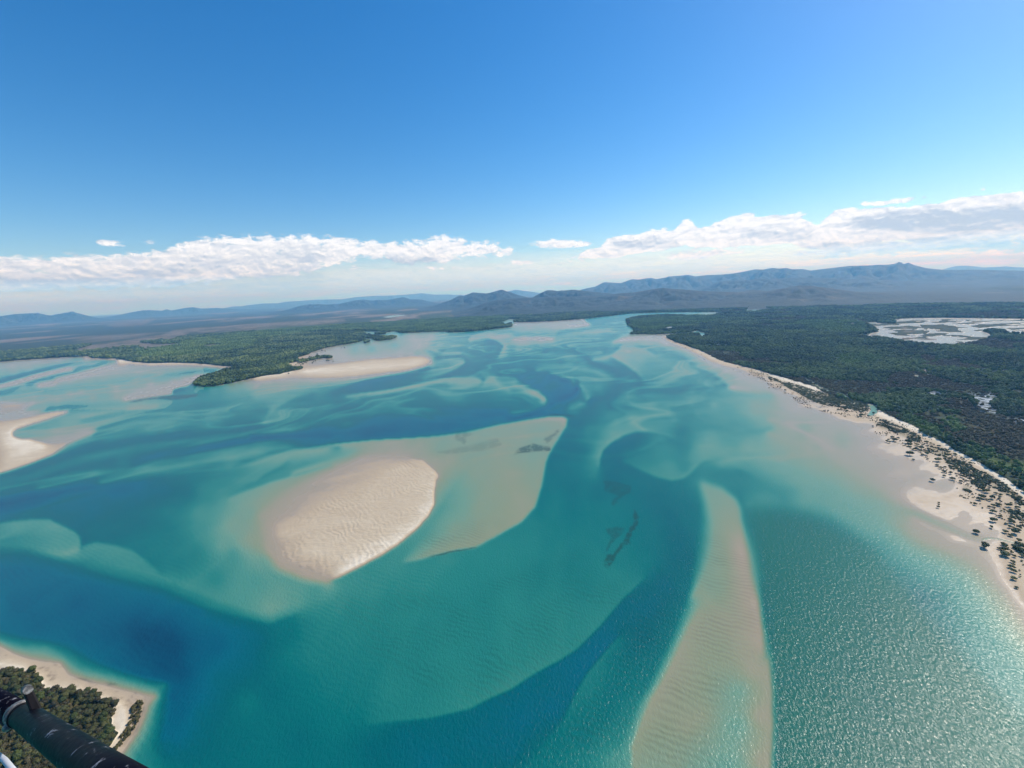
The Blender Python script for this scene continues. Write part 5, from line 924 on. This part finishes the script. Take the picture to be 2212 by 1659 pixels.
SH = [(P('g2', [(1400,975),(1600,925),(1800,908),(2212,882),(3200,820),(3200,985),(2212,975),(2050,1002),(1700,1004),(1550,995)]), 9, 1.0), (P('g1', [(500,1160),(800,1145),(900,1165),(880,1200),(600,1200)]), 9, .8), (P('g1', [(1280,1105),(1370,1105),(1385,1142),(1290,1142)]), 4, .8),  # shade painted on the cloud undersides: outline, softness, strength
 (P('g1', [(1580,1105),(1700,1112),(1900,1112),(1890,1140),(1720,1142)]), 5, .9), (P('g1', [(-900,1170),(0,1180),(400,1190),(900,1205),(1400,1150),(1400,1260),(-900,1270)]), 12, .8), (P('g1', [(-900,1130),(300,1130),(700,1120),(1300,1060),(1500,1120),(1200,1190),(300,1250),(-900,1260)]), 14, .45), (P('g2', [(420,1045),(600,1030),(740,1045),(700,1062),(460,1080)]), 6, .6), (P('g2', [(950,1005),(1150,985),(1290,985),(1300,1020),(1000,1040)]), 9, .6), (P('g2', [(1200,1050),(1700,1030),(2212,1010),(2212,1060),(1300,1080)]), 8, .5)]
ca = np.zeros((CH, CW), np.float32); cs = np.zeros((CH, CW), np.float32)
for q_, s_, a_ in CL: ca = np.maximum(ca, cpoly(q_, s_ + 4) * a_)
for q_, s_, a_ in SH: cs = np.maximum(cs, cpoly(q_, s_) * a_)
ea = np.radians(np.arange(-72, 72.01, .09)); ee = np.radians(np.concatenate([np.arange(-1.5, 12, .055), np.arange(12, 22.1, .4)]))
DA, DE = np.meshgrid(ea, ee); DR = 160000.0
X, Y, Zd = DR * np.cos(DE) * np.sin(DA), DR * np.cos(DE) * np.cos(DA), DR * np.sin(DE) + ALT
x, y = pix(X, Y, Zd)
def csample(ras):
    u = np.clip(x - CXX - .5, 0, CW - 1.01); v = np.clip(y - CYY - .5, 0, CH - 1.01); i, j = u.astype(int), v.astype(int); fu, fv = u - i, v - j
    return (ras[j, i] * (1 - fu) + ras[j, i + 1] * fu) * (1 - fv) + (ras[j + 1, i] * (1 - fu) + ras[j + 1, i + 1] * fu) * fv
hz_y = 684 - .049 * x
veil = np.clip(1 - (hz_y - y) / 85.0, 0, 1) ** .7 * np.clip((hz_y - y + 30) / 20, 0, 1) * .85     # thin streaky cloud low over the skyline
me = mesh_np('sky', np.stack([X, Y, Zd], -1).reshape(-1, 3), grid_faces(*X.shape)[:, ::-1])
attr(me, 'cover', csample(ca)); attr(me, 'under', csample(cs)); attr(me, 'veil', veil); attr(me, 'where', np.stack([np.degrees(DA), np.degrees(DE), np.zeros_like(DA)], -1), 'FLOAT_VECTOR')
s_ = NT('cloudy_sky'); wh = s_.att('where').outputs['Vector']
n1 = s_.noise(s_.mapping(wh, (.7, 1.5, 1)), 1.0, 7, .66, .2); n2 = s_.noise(s_.mapping(wh, (.16, 2.2, 1)), 1.0, 5, .65)
nb_ = lambda dx, dy: s_.noise(s_.mapping(wh, (.55, .95, 1), (0, 0, 0), (5 + dx, 3 + dy, 0)), 1.0, 7, .6, .2)
puff_shade = s_.math('SUBTRACT', nb_(0, 0), nb_(.10, .25))  # offset noise paints a sunward and a shaded side into each cloud
cov = s_.att('cover').outputs['Fac']; und = s_.att('under').outputs['Fac']; vl = s_.att('veil').outputs['Fac']
a1 = s_.math('ADD', cov, s_.math('MULTIPLY', s_.math('SUBTRACT', n1, .5), 1.8)); a1 = s_.math('MULTIPLY', s_.n('MapRange', {0: a1, 1: .32, 2: .66}, interpolation_type='SMOOTHSTEP'), s_.math('MULTIPLY', cov, 5.0, clamp=True))
a2 = s_.math('MULTIPLY', vl, s_.math('MULTIPLY_ADD', n2, 3.4, -.8, clamp=True))
al = s_.math('MAXIMUM', a1, a2)
shd = s_.math('ADD', s_.math('MULTIPLY', und, 1.0), s_.math('MULTIPLY_ADD', puff_shade, 3.0, s_.math('MULTIPLY_ADD', n2, 1.0, -.42)), clamp=True)
low = s_.n('MapRange', {0: s_.n('SeparateXYZ', {0: wh}).outputs[1], 1: 3.2, 2: .4})
cc = s_.mix(shd, (.86, .91, .97), (.42, .50, .62))
cc = s_.mix(s_.math('MULTIPLY', low, .95), cc, (.18, .86, 1.7))  # bright blue painted in near the horizon to offset the haze's reddening
em = s_.n('Emission', {'Color': cc, 'Strength': 1.0}); tr = s_.n('BsdfTransparent'); mx = s_.n('MixShader', {0: s_.math('MULTIPLY', al, .96)}); s_.set(mx.inputs[1], tr); s_.set(mx.inputs[2], em)
me.materials.append(s_.done(mx)); so = link(bpy.data.objects.new('sky', me)); tag(so, 'sky with a low band of broken cloud', 'sky', kind='structure')

# ---------------------------------------------------------------- helicopter landing gear in the lower left corner
def tube(name, pts, rad, mat, parent, seg=28):
    V, Fc = [], []; P3 = [Vector(p) for p in pts]; n = len(P3)
    for i, p in enumerate(P3):
        d = (P3[min(i + 1, n - 1)] - P3[max(i - 1, 0)]).normalized(); u = d.cross(Vector((0, 0, 1))).normalized(); t = d.cross(u)
        rr_ = rad[i] if isinstance(rad, (list, tuple)) else rad
        V += [tuple(p + (u * math.cos(k * PI2 / seg) + t * math.sin(k * PI2 / seg)) * rr_) for k in range(seg)]
    for i in range(n - 1):
        for k in range(seg): Fc.append((i * seg + k, i * seg + (k + 1) % seg, (i + 1) * seg + (k + 1) % seg, (i + 1) * seg + k))
    m_ = bpy.data.meshes.new(name); m_.from_pydata(V, [], Fc + [tuple(range(seg))[::-1], tuple(range((n - 1) * seg, n * seg))]); m_.materials.append(mat)
    for p_ in m_.polygons: p_.use_smooth = len(p_.vertices) == 4
    return link(bpy.data.objects.new(name, m_), parent)
f = NT('dark_blue_paint'); co = f.n('TexCoord').outputs['Object']; n = f.noise(co, 60, 5, .7); sc = f.math('MULTIPLY_ADD', f.noise(f.mapping(co, (1, 1, 1)), 22, 6, .75, .6), 14, -8.3, clamp=True)
m_paint = f.done(f.n('BsdfPrincipled', {'Base Color': f.mix(sc, f.ramp(n, [(.3, lin(7, 5, 12)), (.7, lin(14, 11, 26))]), lin(150, 150, 155)), 'Specular IOR Level': .07, 'Roughness': f.math('MULTIPLY_ADD', n, .3, .3), 'Normal': f.n('Bump', {'Height': n, 'Strength': .25, 'Distance': .002})}))
f = NT('worn_metal'); co = f.n('TexCoord').outputs['Object']; n = f.noise(co, 45, 5, .7)
m_metal = f.done(f.n('BsdfPrincipled', {'Base Color': f.ramp(n, [(.35, lin(40, 38, 38)), (.5, lin(118, 112, 106)), (.65, lin(180, 172, 160))]), 'Roughness': .5, 'Metallic': .4}))
f = NT('black_rubber'); co = f.n('TexCoord').outputs['Object']; n = f.noise(co, 50, 5, .7)
m_black = f.done(f.n('BsdfPrincipled', {'Base Color': f.ramp(n, [(.40, lin(8, 7, 9)), (.66, lin(24, 20, 22)), (.74, lin(150, 140, 128))]), 'Specular IOR Level': .2, 'Roughness': .55}))
f = NT('white_paint'); m_white = f.done(f.n('BsdfPrincipled', {'Base Color': lin(196, 198, 200), 'Roughness': .4}))
hp = link(bpy.data.objects.new('helicopter', None)); hp.location = at(60, 1560, 1.6)
tag(hp, 'dark blue skid tube of the helicopter across the lower left corner, with clamp and bracket', 'helicopter')
inv = Matrix.Translation(-hp.location)
bpy.context.view_layer.update()
def HP(x, y, d): return tuple(at(x, y, d) - hp.location)
# the tube comes towards the camera as it runs down to the right
A0, A1, A2, A3 = HP(-90, 1458, 2.2), HP(44, 1541, 1.34), HP(212, 1660, .82), HP(400, 1788, .57)
skid = tube('skid_tube', [A1, tuple((Vector(A1) + Vector(A2)) / 2), A2, A3], .0305, m_paint, hp)
tube('skid_sleeve', [A0, tuple(Vector(A0) * .5 + Vector(A1) * .5), tuple(Vector(A1) * .98 + Vector(A2) * .02)], .028, m_paint, hp)
ax = (Vector(A2) - Vector(A1)).normalized()
def band_(c, w_, r0, r1, nm, mat, par):
    c = Vector(c); return tube(nm, [tuple(c - ax * w_ / 2), tuple(c - ax * w_ * .35), tuple(c + ax * w_ * .35), tuple(c + ax * w_ / 2)], [r0, r1, r1, r0], mat, par)
clamp_ = band_(A1, .040, .0312, .0355, 'clamp_ring', m_metal, hp)
band_(Vector(A1) + ax * .045, .016, .0308, .0335, 'clamp_ring', m_black, hp)
# bracket standing on the tube, and its outboard ear
def slab(nm, base, axis, up, L, w_, h_, mat, par, taper=.7):
    a, u = Vector(axis).normalized(), Vector(up).normalized(); s2 = a.cross(u).normalized(); V = []
    for k, (f_, tp) in enumerate(((0, 1), (.45, .92), (.8, .85), (1, taper))):
        for sx, sy in ((-1, -1), (1, -1), (1, 1), (-1, 1)): V.append(tuple(Vector(base) + u * L * f_ + a * sx * w_ / 2 * tp + s2 * sy * h_ / 2 * tp))
    Fc = [(0, 3, 2, 1), (12, 13, 14, 15)] + [(l * 4 + k, l * 4 + (k + 1) % 4, l * 4 + 4 + (k + 1) % 4, l * 4 + 4 + k) for l in range(3) for k in range(4)]
    m_ = bpy.data.meshes.new(nm); m_.from_pydata(V, [], Fc); m_.materials.append(mat); o = link(bpy.data.objects.new(nm, m_), par)
    b_ = o.modifiers.new('bevel', 'BEVEL'); b_.width = .004; b_.segments = 2; return o
B0, B1 = Vector(HP(78, 1535, 1.24)), Vector(HP(56, 1483, 1.27))
br = slab('bracket', B0, ax, B1 - B0, (B1 - B0).length, .026, .022, m_black, hp)
tube('bolt', [tuple(B1 - (B1 - B0) * .12 + ax * .020), tuple(B1 - (B1 - B0) * .12 - ax * .022)], .011, m_metal, br, 12)
E0, E1 = Vector(HP(26, 1568, 1.33)), Vector(HP(-6, 1538, 1.38))
ear = slab('bracket', E0, ax, E1 - E0, (E1 - E0).length, .034, .026, m_black, hp)
tube('bolt', [HP(15, 1572, 1.31), HP(20, 1567, 1.29)], .011, m_metal, ear, 12)
tube('step_rail', [HP(-30, 1612, 1.35), HP(10, 1642, 1.28), HP(50, 1690, 1.2)], .007, m_white, hp, 14)

# ---------------------------------------------------------------- air
hb = bpy.data.meshes.new('haze'); h_, z0_, z1_ = 62000.0, -9.5, 1500.0
hb.from_pydata([(-h_, -h_, z0_), (h_, -h_, z0_), (h_, h_, z0_), (-h_, h_, z0_), (-h_, -h_, z1_), (h_, -h_, z1_), (h_, h_, z1_), (-h_, h_, z1_)], [], [(0, 3, 2, 1), (4, 5, 6, 7), (0, 1, 5, 4), (1, 2, 6, 5), (2, 3, 7, 6), (3, 0, 4, 7)])
f = NT('air'); pv = f.n('VolumePrincipled'); pv.inputs['Color'].default_value = (.21, .56, 1.0, 1); pv.inputs['Absorption Color'].default_value = (1, 1, 1, 1); pv.inputs['Density'].default_value = HAZE; pv.inputs['Anisotropy'].default_value = .15
f.t.links.new(pv.outputs[0], f.o.inputs['Volume']); hb.materials.append(f.m)
hz = link(bpy.data.objects.new('haze', hb)); tag(hz, 'thin blue haze over the far country', 'haze', kind='stuff')
